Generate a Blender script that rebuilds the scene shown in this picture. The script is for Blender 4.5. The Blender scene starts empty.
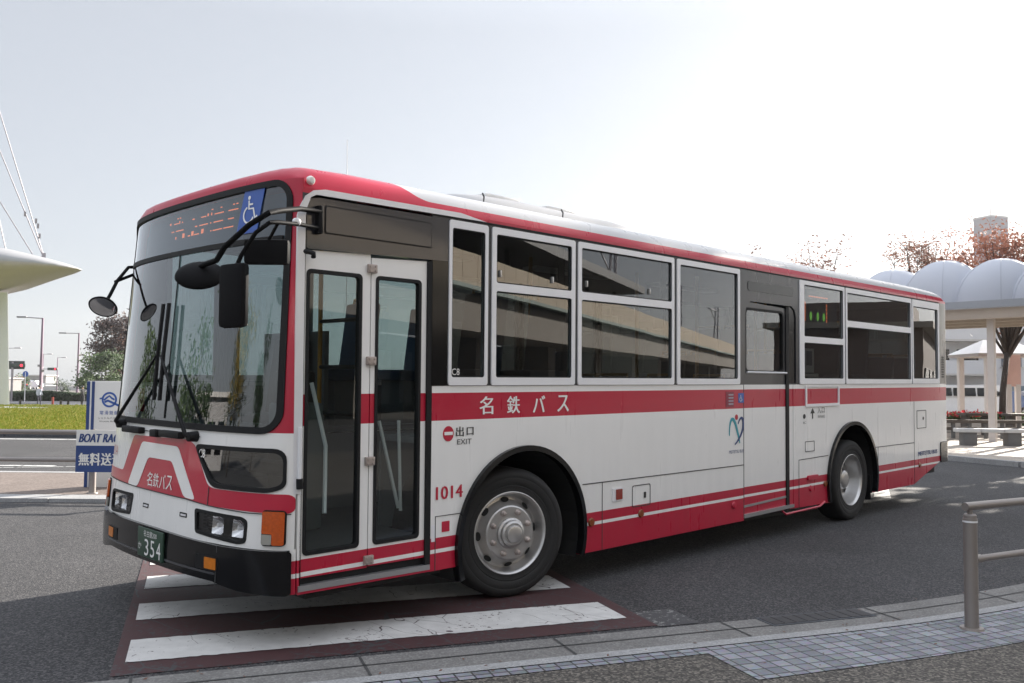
import bpy, bmesh, math, random
from mathutils import Vector, Matrix, geometry
R = math.radians
random.seed(7)
scn = bpy.context.scene
COL = scn.collection

# ------------------------------------------------------------------ camera, sky, sun, exposure
FPX = 881.43
CW = Vector((-2.47035, -4.57150, 1.55784))
FW = Vector((0.707438, 0.704933, 0.051000)); RW = Vector((0.705497, -0.708655, 0.009007)); UW = Vector((-0.042491, -0.029609, 0.998658))
cd = bpy.data.cameras.new('camera'); cam = bpy.data.objects.new('camera', cd); COL.objects.link(cam)
cd.sensor_width = 36.0; cd.lens = FPX / 1024 * 36.0; cd.clip_start = .05; cd.clip_end = 4000
cam.matrix_world = Matrix(((RW.x, UW.x, -FW.x, CW.x), (RW.y, UW.y, -FW.y, CW.y), (RW.z, UW.z, -FW.z, CW.z), (0, 0, 0, 1)))
scn.camera = cam

SUN_EL, SUN_AZ = R(20.5), R(2.6)           # azimuth measured from +X towards +Y
w = bpy.data.worlds.new('World'); scn.world = w; w.use_nodes = True
nt = w.node_tree
sky = nt.nodes.new('ShaderNodeTexSky'); sky.sky_type = 'NISHITA'; sky.sun_disc = False
sky.sun_elevation = SUN_EL; sky.sun_rotation = R(90) - SUN_AZ
sky.air_density = 1.0; sky.dust_density = 1.0; sky.ozone_density = 1.0; sky.altitude = 0
bg = nt.nodes['Background']; bg.inputs[1].default_value = 0.09
hs = nt.nodes.new('ShaderNodeHueSaturation'); hs.inputs['Saturation'].default_value = .42      # pale autumn sky
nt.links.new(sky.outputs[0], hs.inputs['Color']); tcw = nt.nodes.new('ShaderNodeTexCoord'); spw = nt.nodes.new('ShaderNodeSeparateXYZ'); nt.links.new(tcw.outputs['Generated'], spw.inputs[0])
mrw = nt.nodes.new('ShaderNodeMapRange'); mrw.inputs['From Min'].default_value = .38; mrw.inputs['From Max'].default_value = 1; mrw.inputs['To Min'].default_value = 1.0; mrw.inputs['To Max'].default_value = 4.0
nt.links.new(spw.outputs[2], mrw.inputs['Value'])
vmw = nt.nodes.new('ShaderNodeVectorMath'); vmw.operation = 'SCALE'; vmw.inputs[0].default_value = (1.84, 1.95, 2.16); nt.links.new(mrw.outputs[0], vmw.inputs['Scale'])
mxs = nt.nodes.new('ShaderNodeMix'); mxs.data_type = 'RGBA'; mxs.inputs[0].default_value = .78      # even tone over the sky; unseen zenith brightened to light the shaded bus side
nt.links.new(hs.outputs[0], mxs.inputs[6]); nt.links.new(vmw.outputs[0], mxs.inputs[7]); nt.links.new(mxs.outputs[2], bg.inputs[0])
sd = bpy.data.lights.new('sun', 'SUN'); sd.energy = 5.0; sd.angle = R(0.5); sd.color = (1, .93, .83)
sun = bpy.data.objects.new('sun', sd); COL.objects.link(sun)
tosun = Vector((math.cos(SUN_EL) * math.cos(SUN_AZ), math.cos(SUN_EL) * math.sin(SUN_AZ), math.sin(SUN_EL)))
sun.rotation_euler = tosun.to_track_quat('Z', 'Y').to_euler(); sun.location = tosun * 60
scn.view_settings.view_transform = 'Standard'; scn.view_settings.look = 'None'
scn.view_settings.exposure = 1.72; scn.view_settings.gamma = 1.0; scn.view_settings.use_curve_mapping = False

# ------------------------------------------------------------------ helpers
FH = Vector((FW.x, FW.y, 0)).normalized(); RH = FH.cross(Vector((0, 0, 1)))
def P(px, py, v):                        # world point seen at a pixel, v metres ahead
    d = FW + RW * ((px - 512) / FPX) - UW * ((py - 341.5) / FPX)
    return CW + d * (v / d.dot(FH))
def UV(u, v, z=0.0):
    q = CW + RH * u + FH * v; return Vector((q.x, q.y, z))
def uu(px, v): return (P(px, 380, v) - CW).dot(RH)
def gz(v): 
    t = min(max((v - 45) / 15, 0), 1); return -.5 * t * t * (3 - 2 * t)
E1 = Vector((.904, -.428, 0)).normalized(); E2 = Vector((-E1.y, E1.x, 0))
def EE(a, b, z=0.0):
    b += .04 * max(0, a - 3.5) ** 2
    q = E1 * a + E2 * b; return Vector((q.x, q.y, z))

def new_obj(name, me, m=None, parent=None):
    if isinstance(me, bmesh.types.BMesh):
        bm = me; me = bpy.data.meshes.new(name); bm.to_mesh(me); bm.free()
    me.name = name
    o = bpy.data.objects.new(name, me); COL.objects.link(o)
    if m is not None:
        for mm in (m if isinstance(m, (list, tuple)) else [m]): me.materials.append(mm)
    if parent: o.parent = parent
    return o
def smooth(o, ang=35):
    me = o.data
    me.shade_smooth()
    me.set_sharp_from_angle(angle=R(ang)); return o
def empty(name, loc=(0, 0, 0), rz=0):
    o = bpy.data.objects.new(name, None); COL.objects.link(o); o.location = loc; o.rotation_euler = (0, 0, rz); o.empty_display_size = .2; return o
def tag(o, label=None, cat=None, group=None, kind=None):
    if label: o['label'] = label
    if cat: o['category'] = cat
    if group: o['group'] = group
    if kind: o['kind'] = kind
    return o

def bx(bm, c, s, rot=None, mi=0):
    c = Vector(c); vs = []
    for x in (-.5, .5):
        for y in (-.5, .5):
            for z in (-.5, .5):
                q = Vector((x * s[0], y * s[1], z * s[2]))
                if rot is not None: q = rot @ q
                vs.append(bm.verts.new(c + q))
    for f in ((0, 1, 3, 2), (4, 6, 7, 5), (0, 4, 5, 1), (2, 3, 7, 6), (0, 2, 6, 4), (1, 5, 7, 3)):
        fc = bm.faces.new([vs[i] for i in f]); fc.material_index = mi
    return bm
def box(name, c, s, m, parent=None, rot=None, bevel=0):
    bm = bx(bmesh.new(), c, s, rot)
    bmesh.ops.recalc_face_normals(bm, faces=bm.faces)
    if bevel: bmesh.ops.bevel(bm, geom=bm.edges[:], offset=bevel, segments=2, affect='EDGES', profile=.6)
    o = new_obj(name, bm, m, parent)
    if bevel: smooth(o, 40)
    return o
def tube(bm, pts, rad, n=8, caps=True, mi=0):
    pts = [Vector(p) for p in pts]
    if not isinstance(rad, (list, tuple)): rad = [rad] * len(pts)
    rings = []; up0 = None
    for i, p in enumerate(pts):
        a = pts[max(i - 1, 0)]; b = pts[min(i + 1, len(pts) - 1)]
        t = (b - a).normalized()
        if up0 is None:
            up0 = t.orthogonal().normalized()
        up0 = (up0 - t * up0.dot(t))
        up0 = up0.normalized() if up0.length > 1e-6 else t.orthogonal().normalized()
        sd_ = t.cross(up0)
        rings.append([bm.verts.new(p + (up0 * math.cos(k * 2 * math.pi / n) + sd_ * math.sin(k * 2 * math.pi / n)) * rad[i]) for k in range(n)])
    for i in range(len(rings) - 1):
        for k in range(n):
            f = bm.faces.new((rings[i][k], rings[i][(k + 1) % n], rings[i + 1][(k + 1) % n], rings[i + 1][k])); f.material_index = mi; f.smooth = True
    if caps:
        f = bm.faces.new(rings[0][::-1]); f.material_index = mi
        f = bm.faces.new(rings[-1]); f.material_index = mi
    return bm
def tubeo(name, pts, rad, m, parent=None, n=10):
    o = new_obj(name, tube(bmesh.new(), pts, rad, n), m, parent); return smooth(o, 50)
def lathe(bm, prof, n=48, axis=Matrix.Identity(3), org=(0, 0, 0), mi=0):
    """prof (r, h) about the local Z axis"""
    org = Vector(org); rings = []
    for r, h in prof:
        if r < 1e-5: rings.append([bm.verts.new(org + axis @ Vector((0, 0, h)))])
        else: rings.append([bm.verts.new(org + axis @ Vector((r * math.cos(k * 2 * math.pi / n), r * math.sin(k * 2 * math.pi / n), h))) for k in range(n)])
    for a, b in zip(rings, rings[1:]):
        if len(a) == 1 and len(b) == 1: continue
        for k in range(n):
            k2 = (k + 1) % n
            if len(a) == 1: f = bm.faces.new((a[0], b[k2], b[k]))
            elif len(b) == 1: f = bm.faces.new((a[k], a[k2], b[0]))
            else: f = bm.faces.new((a[k], a[k2], b[k2], b[k]))
            f.material_index = mi; f.smooth = True
    return bm
def latheo(name, prof, m, parent=None, n=48, axis=Matrix.Identity(3), org=(0, 0, 0), ang=35):
    bm = lathe(bmesh.new(), prof, n, axis, org)
    bmesh.ops.recalc_face_normals(bm, faces=bm.faces)
    return smooth(new_obj(name, bm, m, parent), ang)

def rr(x0, y0, x1, y1, r=.03, n=5):
    """rounded rectangle; r a number or (bl, br, tr, tl)"""
    rs = r if isinstance(r, (list, tuple)) else (r,) * 4
    out = []
    for (cx, cy, a0, q) in ((x0, y0, 180, rs[0]), (x1, y0, 270, rs[1]), (x1, y1, 0, rs[2]), (x0, y1, 90, rs[3])):
        sx = 1 if cx == x0 else -1; sy = 1 if cy == y0 else -1
        if q < 1e-4: out.append((cx, cy)); continue
        for k in range(n + 1):
            a = R(a0 + 90 * k / n); out.append((cx + sx * q + q * math.cos(a), cy + sy * q + q * math.sin(a)))
    return out
def rpoly(pts, r=.03, n=4):
    out = []
    N = len(pts)
    for i in range(N):
        p = Vector(pts[i]).to_2d() if len(pts[i]) > 2 else Vector(pts[i]); a = Vector(pts[i - 1]); b = Vector(pts[(i + 1) % N])
        da = (a - p); db = (b - p); q = min(r, da.length * .45, db.length * .45)
        s = p + da.normalized() * q; e = p + db.normalized() * q
        for k in range(n + 1):
            t = k / n; out.append(tuple(s * (1 - t) ** 2 + p * 2 * t * (1 - t) + e * t * t))
    return out
def circ(cx, cy, r, n=32, ry=None, a0=0, a1=360):
    ry = ry or r; full = abs(a1 - a0) >= 360
    m = n if full else n + 1
    return [(cx + r * math.cos(R(a0 + (a1 - a0) * k / n)), cy + ry * math.sin(R(a0 + (a1 - a0) * k / n))) for k in range(m)]
def ribbon(pts, wd):
    pts = [Vector(p) for p in pts]; L = []; Q = []
    ws = wd if isinstance(wd, (list, tuple)) else [wd] * len(pts)
    for i, p in enumerate(pts):
        t = (pts[min(i + 1, len(pts) - 1)] - pts[max(i - 1, 0)]).normalized(); nrm = Vector((-t.y, t.x))
        L.append(tuple(p + nrm * ws[i] / 2)); Q.append(tuple(p - nrm * ws[i] / 2))
    return L + Q[::-1]
def fill(loops_list, cut=None):
    """list of (outer, [holes]) -> flat bmesh"""
    bm = bmesh.new()
    for outer, holes in loops_list:
        loops = [[Vector((x, y, 0)) for x, y in outer]] + [[Vector((x, y, 0)) for x, y in h] for h in holes]
        tris = geometry.tessellate_polygon(loops)
        vs = [bm.verts.new(v) for lp in loops for v in lp]
        for t in tris:
            try: bm.faces.new([vs[i] for i in t])
            except ValueError: pass
    if cut:
        for ax, st in enumerate(cut):
            if not st: continue
            lo = min(v.co[ax] for v in bm.verts); hi = max(v.co[ax] for v in bm.verts)
            for q in (st if isinstance(st, list) else [k * st for k in range(math.ceil(lo / st), math.ceil(hi / st))]):
                if not lo < q < hi: continue
                co = Vector((0, 0, 0)); co[ax] = q; no = Vector((0, 0, 0)); no[ax] = 1
                bmesh.ops.bisect_plane(bm, geom=bm.verts[:] + bm.edges[:] + bm.faces[:], plane_co=co, plane_no=no, dist=1e-5)
    return bm
def sheet(name, loops, mapf, m, parent=None, th=.002, off=0.0, cut=None, ang=30):
    """flat outline(s) laid on a mapped surface; thickness th inward from offset off"""
    if loops and not isinstance(loops[0][0], (list,)): loops = [(loops, [])]
    bm = fill(loops, cut)
    front = bm.faces[:]
    flat = {v: v.co.copy() for v in bm.verts}
    if th > 0:
        ret = bmesh.ops.extrude_face_region(bm, geom=front, use_keep_orig=True)
        top = [g for g in ret['geom'] if isinstance(g, bmesh.types.BMVert)]
        tops = set(top)
        for v in bm.verts:
            v.co = mapf(v.co.x, v.co.y, off if v in tops else off - th)
    else:
        for v in bm.verts: v.co = mapf(v.co.x, v.co.y, off)
    bmesh.ops.recalc_face_normals(bm, faces=bm.faces)
    if th == 0:                                  # single face: make the normals point outwards
        f = bm.faces[0]; c = f.calc_center_median()
        s0 = flat[f.verts[0]]
        if (mapf(s0.x, s0.y, off + .05) - mapf(s0.x, s0.y, off)).dot(f.normal) < 0:
            bmesh.ops.reverse_faces(bm, faces=bm.faces)
    return smooth(new_obj(name, bm, m, parent), ang)
def text_loops(body, x0, y0, x1, y1, spread=None):
    """a text mesh scaled into the box; returns list of (verts2d, faces)"""
    def one(s):
        c = bpy.data.curves.new('t', 'FONT'); c.body = s; c.resolution_u = 3
        o = bpy.data.objects.new('t', c); COL.objects.link(o); bpy.context.view_layer.update()
        me = bpy.data.meshes.new_from_object(o.evaluated_get(bpy.context.evaluated_depsgraph_get()))
        vs = [(v.co.x, v.co.y) for v in me.vertices]; fs = [tuple(p.vertices) for p in me.polygons]
        bpy.data.objects.remove(o); bpy.data.curves.remove(c); bpy.data.meshes.remove(me)
        return vs, fs
    def fit(vf, X0, Y0, X1, Y1):
        vs, fs = vf; ax = min(v[0] for v in vs); bx_ = max(v[0] for v in vs); ay = min(v[1] for v in vs); by = max(v[1] for v in vs)
        return [(X0 + (v[0] - ax) / (bx_ - ax) * (X1 - X0), Y0 + (v[1] - ay) / (by - ay) * (Y1 - Y0)) for v in vs], fs
    if spread is None: return [fit(one(body), x0, y0, x1, y1)]
    n = len(body); wch = spread; gap = (x1 - x0 - wch * n) / max(n - 1, 1)
    return [fit(one(ch), x0 + i * (wch + gap), y0, x0 + i * (wch + gap) + wch, y1) for i, ch in enumerate(body)]
def text(name, body, x0, y0, x1, y1, mapf, m, parent, off=.004, spread=None, slant=0, bold=0):
    bm = bmesh.new()
    for vs, fs in text_loops(body, x0, y0, x1, y1, spread):
        for dx in ([0] if not bold else [-bold, 0, bold]):
            vv = [bm.verts.new(mapf(x + dx + slant * (y - y0), y, off + abs(dx) * .02 + dx * .01)) for x, y in vs]
            for f in fs:
                try: bm.faces.new([vv[i] for i in f])
                except ValueError: pass
    return new_obj(name, bm, m, parent)

# ------------------------------------------------------------------ materials
def mat(name, col, rough=.5, metal=0, coat=0, spec=.5, var=.06, scale=6, bump=0, bscale=60):
    m = bpy.data.materials.new(name); m.use_nodes = True; t = m.node_tree; b = t.nodes['Principled BSDF']
    b.inputs['Roughness'].default_value = rough; b.inputs['Metallic'].default_value = metal
    b.inputs['Coat Weight'].default_value = coat; b.inputs['Coat Roughness'].default_value = .06; b.inputs['Specular IOR Level'].default_value = spec
    tc = t.nodes.new('ShaderNodeTexCoord'); nz = t.nodes.new('ShaderNodeTexNoise'); nz.inputs['Scale'].default_value = scale; nz.inputs['Detail'].default_value = 5
    t.links.new(tc.outputs['Object'], nz.inputs['Vector'])
    mx = t.nodes.new('ShaderNodeMix'); mx.data_type = 'RGBA'
    mx.inputs[6].default_value = (*[c * (1 - var) for c in col], 1); mx.inputs[7].default_value = (*[min(c * (1 + var), 1) for c in col], 1)
    t.links.new(nz.outputs['Fac'], mx.inputs[0]); t.links.new(mx.outputs[2], b.inputs['Base Color'])
    if bump:
        n2 = t.nodes.new('ShaderNodeTexNoise'); n2.inputs['Scale'].default_value = bscale; n2.inputs['Detail'].default_value = 3
        t.links.new(tc.outputs['Object'], n2.inputs['Vector'])
        bp = t.nodes.new('ShaderNodeBump'); bp.inputs['Strength'].default_value = bump; bp.inputs['Distance'].default_value = .01
        t.links.new(n2.outputs['Fac'], bp.inputs['Height']); t.links.new(bp.outputs['Normal'], b.inputs['Normal'])
    return m
WHITE = (.82, .81, .79); RED = (.45, .007, .036); CHAR = (.030, .030, .036)
def mth(t, op, a, b=None):
    n = t.nodes.new('ShaderNodeMath'); n.operation = op
    for i, q in enumerate((a, b)):
        if q is None: continue
        if isinstance(q, (int, float)): n.inputs[i].default_value = q
        else: t.links.new(q, n.inputs[i])
    return n.outputs[0]
def banded(name, bands, first, rough=.28, extra=None, grime=1.0):
    """vehicle paint whose colour is laid in horizontal bands by height"""
    m = mat(name, first, rough, coat=.22, spec=.4); t = m.node_tree; b = t.nodes['Principled BSDF']
    tc = t.nodes.new('ShaderNodeTexCoord'); sp = t.nodes.new('ShaderNodeSeparateXYZ'); t.links.new(tc.outputs['Object'], sp.inputs[0])
    prev = None
    for th, c in [(-99, first)] + bands:
        if prev is None: prev = c; continue
        mx = t.nodes.new('ShaderNodeMix'); mx.data_type = 'RGBA'
        t.links.new(mth(t, 'GREATER_THAN', sp.outputs[2], th), mx.inputs[0])
        if isinstance(prev, tuple): mx.inputs[6].default_value = (*prev, 1)
        else: t.links.new(prev, mx.inputs[6])
        mx.inputs[7].default_value = (*c, 1); prev = mx.outputs[2]
    if extra: prev = extra(t, sp, prev)
    # road grime: streaky noise, heavier low down
    mp = t.nodes.new('ShaderNodeMapping'); mp.inputs['Scale'].default_value = (7, 7, .8); t.links.new(tc.outputs['Object'], mp.inputs[0])
    nz = t.nodes.new('ShaderNodeTexNoise'); nz.inputs['Scale'].default_value = 1.6; nz.inputs['Detail'].default_value = 6; t.links.new(mp.outputs[0], nz.inputs['Vector'])
    low = mth(t, 'MULTIPLY', mth(t, 'SUBTRACT', 1.0, mth(t, 'MINIMUM', mth(t, 'MULTIPLY', sp.outputs[2], .8), 1.0)), .16)
    g = mth(t, 'MULTIPLY', mth(t, 'ADD', mth(t, 'MULTIPLY', nz.outputs['Fac'], .07), mth(t, 'MULTIPLY', low, nz.outputs['Fac'])), grime)
    nb = t.nodes.new('ShaderNodeTexNoise'); nb.inputs['Scale'].default_value = 1.7; nb.inputs['Detail'].default_value = 1; t.links.new(tc.outputs['Object'], nb.inputs['Vector'])
    bp = t.nodes.new('ShaderNodeBump'); bp.inputs['Strength'].default_value = .12; bp.inputs['Distance'].default_value = .02; t.links.new(nb.outputs['Fac'], bp.inputs['Height']); t.links.new(bp.outputs['Normal'], b.inputs['Normal']); t.links.new(bp.outputs['Normal'], b.inputs['Coat Normal'])
    mx = t.nodes.new('ShaderNodeMix'); mx.data_type = 'RGBA'; t.links.new(g, mx.inputs[0])
    if isinstance(prev, tuple): mx.inputs[6].default_value = (*prev, 1)
    else: t.links.new(prev, mx.inputs[6])
    mx.inputs[7].default_value = (.10, .085, .07, 1); t.links.new(mx.outputs[2], b.inputs['Base Color'])
    t.links.new(mth(t, 'ADD', mth(t, 'MULTIPLY', nz.outputs['Fac'], .15), rough - .06), b.inputs['Roughness'])
    return m
LOWB = [(.4105, WHITE), (.4365, RED), (.512, WHITE)]; LOWB = [(.4105, WHITE), (.4365, RED), (.512, WHITE)]
M = {}
M['side'] = banded('side_paint', LOWB + [(1.296, RED), (1.483, WHITE), (1.530, CHAR), (2.686, RED), (2.775, WHITE)], RED)
M['door'] = banded('door_paint', LOWB + [(1.296, RED), (1.483, WHITE)], RED)
M['front'] = banded('front_paint', [(1.255, RED)], WHITE)
def roof_extra(t, sp, prev):
    q = mth(t, 'MAXIMUM', mth(t, 'SUBTRACT', 1.36, sp.outputs[0]), 0.0)
    lim = mth(t, 'ADD', 2.772, mth(t, 'MULTIPLY', mth(t, 'MULTIPLY', q, q), 1.7))
    mx = t.nodes.new('ShaderNodeMix'); mx.data_type = 'RGBA'
    t.links.new(mth(t, 'GREATER_THAN', sp.outputs[2], lim), mx.inputs[0]); mx.inputs[6].default_value = (*RED, 1); mx.inputs[7].default_value = (.50, .50, .51, 1)
    return mx.outputs[2]
M['roof'] = banded('roof_paint', [], RED, extra=roof_extra, grime=.3)
M['roof'].node_tree.nodes['Principled BSDF'].inputs['Coat Weight'].default_value = .08; M['roof'].node_tree.nodes['Principled BSDF'].inputs['Specular IOR Level'].default_value = .3
M['red'] = mat('red_vinyl', RED, .3, coat=.4)
M['white'] = mat('white_paint', WHITE, .3, coat=.4)
M['alu'] = mat('window_aluminium', (.76, .76, .78), .4, .15)
M['trim'] = mat('bright_trim', (.74, .74, .76), .35, .25)
M['step'] = mat('step_metal', (.42, .42, .43), .4, .8)
M['char'] = mat('charcoal_panel', CHAR, .22, coat=.5)
M['black'] = mat('black_rubber', (.010, .010, .011), .6, spec=.25)
M['gloss'] = mat('black_gloss', (.006, .006, .007), .13, spec=.4)
M['mirror'] = mat('mirror_housing', (.009, .009, .010), .6, spec=.06)
M['tyre'] = mat('tyre_rubber', (.013, .0125, .0125), .75, bump=.15, bscale=90)
M['wheel'] = mat('wheel_steel', (.50, .49, .48), .36, .8, var=.15, scale=14)
M['nut'] = mat('nut_steel', (.42, .36, .33), .5, .6, var=.2)
M['chassis'] = mat('chassis_black', (.012, .012, .012), .8)
M['inner'] = mat('interior_grey', (.20, .21, .22), .7)
M['floor_in'] = mat('interior_floor', (.10, .10, .10), .7)
M['seat'] = mat('seat_cloth', (.05, .09, .16), .9, var=.2, scale=30)
M['pole'] = mat('yellow_rail', (.55, .27, .03), .4)
M['chrome'] = mat('lamp_reflector', (.75, .75, .76), .08, 1.0, var=.02)
M['amber'] = mat('amber_lens', (.48, .075, .005), .25, coat=.4, var=.35, scale=60)
M['reflector'] = mat('amber_reflector', (.20, .05, .012), .3); M['redlens'] = mat('red_lens', (.26, .03, .018), .25, coat=.4)
M['plate'] = mat('plate_green', (.022, .055, .035), .5)
M['blue'] = mat('sign_blue', (.035, .10, .38), .4)
M['navy'] = mat('navy_print', (.018, .045, .16), .5)
M['teal'] = mat('teal_print', (.03, .30, .36), .5)
M['ink'] = mat('black_print', (.02, .02, .02), .5)
M['line'] = mat('panel_gap', (.05, .05, .05), .8)
M['screen'] = mat('display_sky_tint', (.045, .10, .18), .5)  # backing blued to stand in for the sky mirrored in the upper glass
M['hump'] = mat('roof_unit_paint', (.32, .32, .33), .5)
def emit(name, col, s):
    m = bpy.data.materials.new(name); m.use_nodes = True; b = m.node_tree.nodes['Principled BSDF']
    b.inputs['Base Color'].default_value = (*[c * .3 for c in col], 1); b.inputs['Emission Color'].default_value = (*col, 1); b.inputs['Emission Strength'].default_value = s; return m
M['led'] = emit('led_orange', (1, .22, .09), .6); M['ledg'] = emit('led_green', (.35, 1, .15), .35)
M['tail'] = emit('signal_red', (1, .03, .06), 1.0)
def glass(name, tint, boost=1.0):
    m = bpy.data.materials.new(name); m.use_nodes = True; t = m.node_tree
    for n in list(t.nodes):
        if n.type != 'OUTPUT_MATERIAL': t.nodes.remove(n)
    out = [n for n in t.nodes if n.type == 'OUTPUT_MATERIAL'][0]
    tr = t.nodes.new('ShaderNodeBsdfTransparent'); tr.inputs[0].default_value = (*tint, 1)
    gl = t.nodes.new('ShaderNodeBsdfGlossy'); gl.inputs[0].default_value = (.95, .97, 1, 1); gl.inputs['Roughness'].default_value = .004
    lw = t.nodes.new('ShaderNodeLayerWeight'); lw.inputs[0].default_value = .5
    f = mth(t, 'MULTIPLY', mth(t, 'POWER', lw.outputs['Facing'], 5.0), .92 )
    f = mth(t, 'MINIMUM', mth(t, 'MULTIPLY', mth(t, 'ADD', f, .075), boost), 1.0)
    # very slight waviness of toughened glass
    tc = t.nodes.new('ShaderNodeTexCoord'); nz = t.nodes.new('ShaderNodeTexNoise'); nz.inputs['Scale'].default_value = 2.2; nz.inputs['Detail'].default_value = 1
    t.links.new(tc.outputs['Object'], nz.inputs['Vector'])
    bp = t.nodes.new('ShaderNodeBump'); bp.inputs['Strength'].default_value = .03; bp.inputs['Distance'].default_value = .01; t.links.new(nz.outputs['Fac'], bp.inputs['Height']); t.links.new(bp.outputs['Normal'], gl.inputs['Normal'])
    mx = t.nodes.new('ShaderNodeMixShader'); t.links.new(f, mx.inputs[0]); t.links.new(tr.outputs[0], mx.inputs[1]); t.links.new(gl.outputs[0], mx.inputs[2])
    t.links.new(mx.outputs[0], out.inputs[0]); return m
M['glass'] = glass('tinted_glass', (.20, .22, .215), 1.5)
M['clear'] = glass('clear_glass', (.38, .45, .45), 1.6); M['dark'] = glass('dark_glass', (.055, .06, .06), 1.5)
M['mid'] = glass('driver_side_glass', (.26, .33, .34), 1.3)
M['doorglass'] = glass('door_glass', (.62, .68, .66), 1.1)
M['lens'] = glass('lamp_lens', (.9, .9, .9), 1.0)

def ground_mat(name, c1, c2, sc=140, rough=.85, bump=.5, patch=.25, psc=.5):
    m = bpy.data.materials.new(name); m.use_nodes = True; t = m.node_tree; b = t.nodes['Principled BSDF']; b.inputs['Roughness'].default_value = rough
    b.inputs['Specular IOR Level'].default_value = .3
    tc = t.nodes.new('ShaderNodeTexCoord')
    vo = t.nodes.new('ShaderNodeTexVoronoi'); vo.inputs['Scale'].default_value = sc; t.links.new(tc.outputs['Object'], vo.inputs['Vector'])
    n1 = t.nodes.new('ShaderNodeTexNoise'); n1.inputs['Scale'].default_value = psc; n1.inputs['Detail'].default_value = 6; t.links.new(tc.outputs['Object'], n1.inputs['Vector'])
    sp = t.nodes.new('ShaderNodeSeparateColor'); t.links.new(vo.outputs['Color'], sp.inputs[0])
    mx = t.nodes.new('ShaderNodeMix'); mx.data_type = 'RGBA'; mx.inputs[6].default_value = (*c1, 1); mx.inputs[7].default_value = (*c2, 1)
    t.links.new(mth(t, 'POWER', sp.outputs[0], 2.2), mx.inputs[0])
    ml = t.nodes.new('ShaderNodeMix'); ml.data_type = 'RGBA'; ml.blend_type = 'MULTIPLY'; ml.inputs[0].default_value = 1
    k = mth(t, 'ADD', mth(t, 'MULTIPLY', n1.outputs['Fac'], patch * 2), 1 - patch)
    cb = t.nodes.new('ShaderNodeCombineColor'); [t.links.new(k, cb.inputs[i]) for i in range(3)]
    t.links.new(mx.outputs[2], ml.inputs[6]); t.links.new(cb.outputs[0], ml.inputs[7]); t.links.new(ml.outputs[2], b.inputs['Base Color'])
    bp = t.nodes.new('ShaderNodeBump'); bp.inputs['Strength'].default_value = bump; bp.inputs['Distance'].default_value = .006; t.links.new(vo.outputs['Distance'], bp.inputs['Height']); t.links.new(bp.outputs['Normal'], b.inputs['Normal'])
    return m
M['asphalt'] = ground_mat('asphalt', (.023, .023, .026), (.105, .101, .10), 95, patch=.4, psc=.8)
M['path'] = ground_mat('footpath_asphalt', (.050, .046, .042), (.20, .18, .155), 75, bump=.7)
M['ground'] = ground_mat('far_ground', (.12, .11, .10), (.17, .16, .14), 20)
M['island'] = ground_mat('island_paving', (.13, .105, .092), (.20, .165, .145), 40, psc=2)
M['concrete'] = ground_mat('gutter_concrete', (.15, .145, .14), (.23, .225, .215), 90, bump=.3, patch=.35, psc=2.5)
M['kerb'] = ground_mat('kerb_stone', (.26, .26, .26), (.36, .36, .36), 90, bump=.25, psc=3)
M['darkkerb'] = ground_mat('dark_kerb', (.07, .075, .085), (.11, .11, .12), 60, bump=.2, psc=3)
M['plaza'] = ground_mat('plaza_paving', (.32, .28, .24), (.42, .37, .32), 30, psc=1.2)
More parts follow.
